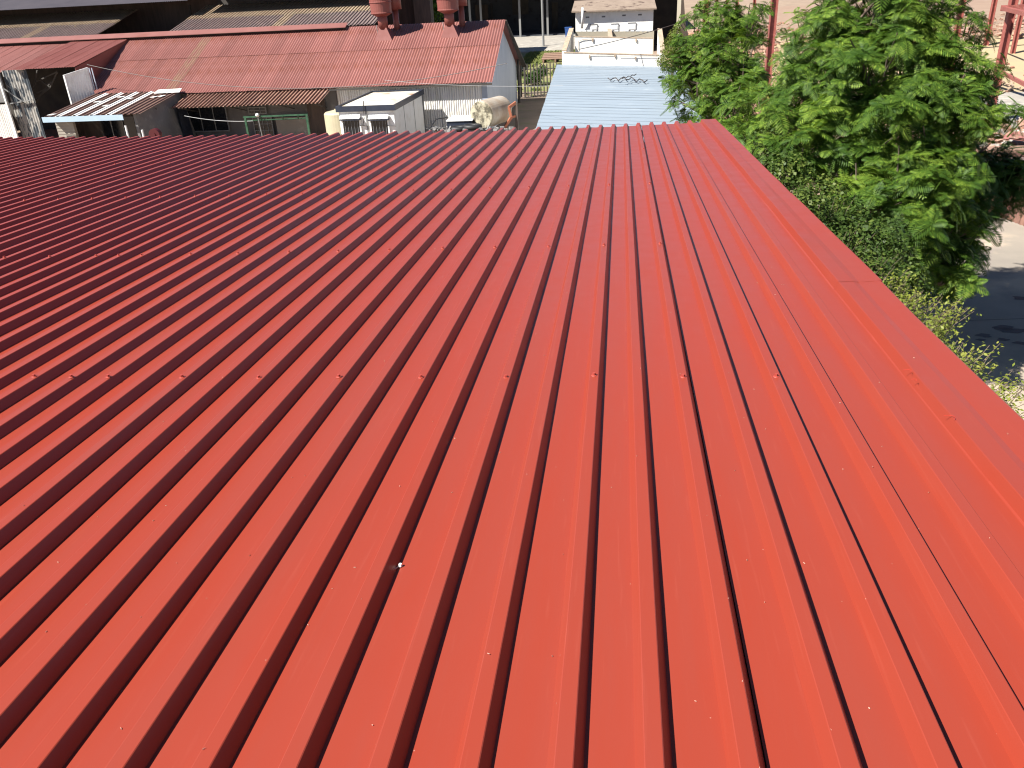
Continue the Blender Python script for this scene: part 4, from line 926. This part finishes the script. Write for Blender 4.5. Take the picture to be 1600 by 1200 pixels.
R1 = lob([(1245, 125, 19, .6), (1225, 190, 18, .7), (1290, 75, 17.6, .88), (1335, 30, 17.6, 1.08), (1420, 20, 17.8, 1.16), (1275, 175, 17, 1.1), (1370, 130, 16.6, 1.4), (1465, 125, 16.8, 1.08), (1500, 165, 16.4, .8),
          (1350, 240, 16, 1.4), (1450, 230, 16, 1.35), (1250, 245, 15.5, .95), (1400, 330, 15, 1.2), (1340, 330, 14.6, .8), (1445, 410, 15, .75), (1450, 320, 15.5, .9), (1410, 390, 14.6, .6), (1470, 440, 14.8, .55), (1485, 370, 15.5, .6)])
fluff_tree('feathery_tree', 'largest bright green feathery-leaved tree beside the red roof edge', (6.3, 17.2, GZ), R1, 'frond', .36, 8, 46, .24, 11, 300)
R2 = lob([(1085, 92, 25, .7), (1145, 95, 24.5, .85), (1125, 50, 27, 1.0), (1165, 45, 26.5, .7), (1075, 125, 25, .75), (1120, 130, 24.5, 1.0), (1160, 140, 24, .8), (1090, 165, 23.5, .75), (1140, 180, 22.5, .9), (1190, 200, 20, .75), (1180, 235, 19, .6)])
fluff_tree('feathery_tree', 'smaller feathery green tree between the blue roof and the red column', (4.5, 24.5, GZ), R2, 'frond', .38, 8, 52, .18, 12, 260)
R3 = lob([(1515, 325, 16.8, .6), (1455, 400, 15.8, .7), (1475, 440, 15.6, .45), (1540, 285, 17.2, .75), (1570, 270, 17.4, .62), (1500, 310, 16.8, .75), (1500, 260, 17.4, .8), (1585, 285, 17.2, .4), (1470, 380, 16.2, .7)])
fluff_tree('shaded_tree', 'tree with shade put into its dark green leaves behind the right side of the large feathery tree', (8.2, 20.2, GZ), R3, 'frond_dark', .36, 8, 50, .14, 13, 150)
# conifer-like yellowish bush and far bush
def leafy(name, lab, cat, base, blobs, m, n, ls, stems=True, seed=1, group=None, elong=1.0):
    random.seed(seed); t = thing(name, lab, cat, base, group); base = Vector(base)
    if stems:
        for (c_, r) in blobs:
            c_ = Vector(c_); b = MB(); b.tube([base+Vector((random.uniform(-.2, .2), random.uniform(-.2, .2), 0)), base.lerp(c_, .55)+Vector((random.uniform(-.2, .2), 0, 0)), c_], [.05, .035, .012], 6); b.build('stem', 'bark', t, True)
    b = MB(); tot = sum(r*r for _, r in blobs)
    for (c_, r) in blobs:
        c_ = Vector(c_)
        for _ in range(int(n*r*r/tot)):
            d = Vector((random.gauss(0, 1), random.gauss(0, 1), random.gauss(0, 1))).normalized()
            q = c_+d*r*random.uniform(.55, 1.0)*(1+.35*noise.noise(d*2.5+c_)); u = Vector((random.gauss(0, 1), random.gauss(0, 1), random.gauss(0, .6))).normalized()
            nrm = (d+Vector((random.gauss(0, .5), random.gauss(0, .5), random.gauss(.4, .5)))).normalized(); u = (u-nrm*u.dot(nrm)).normalized(); w_ = nrm.cross(u); l = ls*random.uniform(.6, 1.3)
            b.add([q-u*l, q-w_*l*.5*elong, q+u*l, q+w_*l*.5*elong], [(0, 1, 2, 3)])
    o = b.build('foliage', m, t); return t
leafy('yellow_green_conifer', 'yellow-green cone-shaped bush in front of the black outbuilding', 'bush', tuple(Vector((at(1055, 80, 44).x, 44, GZ))), [(tuple(at(1052, 75, 44)), .6), (tuple(at(1056, 58, 44)), .42), (tuple(at(1058, 44, 44)), .22), (tuple(at(1045, 95, 43)), .6), (tuple(at(1068, 90, 43)), .55)], 'conifer', 5200, .05, seed=3)
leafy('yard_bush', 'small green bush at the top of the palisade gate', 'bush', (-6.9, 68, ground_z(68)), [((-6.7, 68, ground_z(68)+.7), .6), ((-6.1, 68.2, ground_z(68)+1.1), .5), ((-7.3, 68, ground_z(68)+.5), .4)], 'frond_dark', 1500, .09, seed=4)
leafy('dark_leafy_tree', 'dark green leafy tree glimpsed between the two roof vents', 'tree', (-14.6, 74, ground_z(74)), [(tuple(at(672, 12, 74)), 1.3), (tuple(at(668, 28, 74)), .9), (tuple(at(680, 2, 75)), 1.2)], 'frond', 2600, .16, seed=5)
# shrubs along the wall of the red-roofed building
sb_ = [(tuple(at(px, py, Y)), r) for px, py, Y, r in ((1230, 270, 14.5, .45), (1280, 320, 13.8, .55), (1330, 365, 13, .5), (1260, 330, 12.5, .45), (1300, 380, 12.4, .5), (1360, 390, 12.5, .65), (1400, 450, 12, .5), (1210, 235, 15.5, .5), (1355, 440, 11.5, .45))]
leafy('dark_round_leaf_shrub', 'dense round-leaved shrub under the tree against the red roof edge', 'shrub', (3.1, 12.6, GZ), sb_, 'shrub', 13000, .032, seed=6, elong=1.5)
def sprig_shrub(lab, base, tips, seed, m='yellow_leaf'):
    random.seed(seed); t = thing('wispy_shrub', lab, 'shrub', base, 'wispy shrubs along the wall of the red-roofed building'); base = Vector(base)
    stems = MB(); lv = MB()
    for (px, py, Y, spread, cnt) in tips:
        for _ in range(cnt):
            e = at(px+random.gauss(0, spread), py+random.gauss(0, spread*.8), Y+random.uniform(-.4, .4))
            s_ = Vector((base.x+(e.x-base.x)*.5+random.uniform(-.2, .2), base.y+(e.y-base.y)*.6, e.z-random.uniform(.9, 1.8)))
            mid = s_.lerp(e, .5)+Vector((random.uniform(-.12, .12), random.uniform(-.12, .12), .1))
            stems.tube([s_.lerp(base, .5), s_, mid, e], [.012, .009, .006, .003], 4, False)
            for k in range(90):
                tt = random.random()**.8; q = s_.lerp(mid, tt*2) if tt < .5 else mid.lerp(e, tt*2-1)
                q = q+Vector((random.gauss(0, .07), random.gauss(0, .07), random.gauss(0, .05)))
                u = Vector((random.gauss(0, 1), random.gauss(0, 1), random.gauss(.2, .6))).normalized(); w_ = u.cross(Vector((random.gauss(0, .4), random.gauss(0, .4), 1))).normalized(); l = random.uniform(.016, .032)
                lv.add([q-u*l, q-w_*l*.5, q+u*l, q+w_*l*.5], [(0, 1, 2, 3)])
    stems.build('stems', 'bark', t); lv.build('foliage', m, t)
sprig_shrub('wispy yellow-green shrub with bare twigs nearest the bottom right of the roof edge', (2.6, 8.2, GZ), [(1540, 560, 8.6, 16, 16), (1500, 540, 9, 14, 14), (1560, 610, 8.0, 14, 14), (1590, 600, 8.2, 10, 8), (1590, 640, 7.6, 10, 8)], 21)
sprig_shrub('middle wispy yellow-green shrub below the large tree by the roof edge', (2.7, 10.3, GZ), [(1470, 505, 9.8, 16, 22), (1430, 470, 10.4, 18, 26), (1490, 480, 10, 16, 16), (1400, 440, 11, 16, 20), (1450, 520, 9.5, 10, 12)], 22)
sprig_shrub('far wispy green shrub tucked under the large tree by the roof edge', (2.9, 12.2, GZ), [(1370, 410, 11.6, 16, 20), (1340, 370, 12, 16, 16), (1310, 320, 13, 14, 12), (1230, 250, 15, 12, 10)], 23, 'shrub')
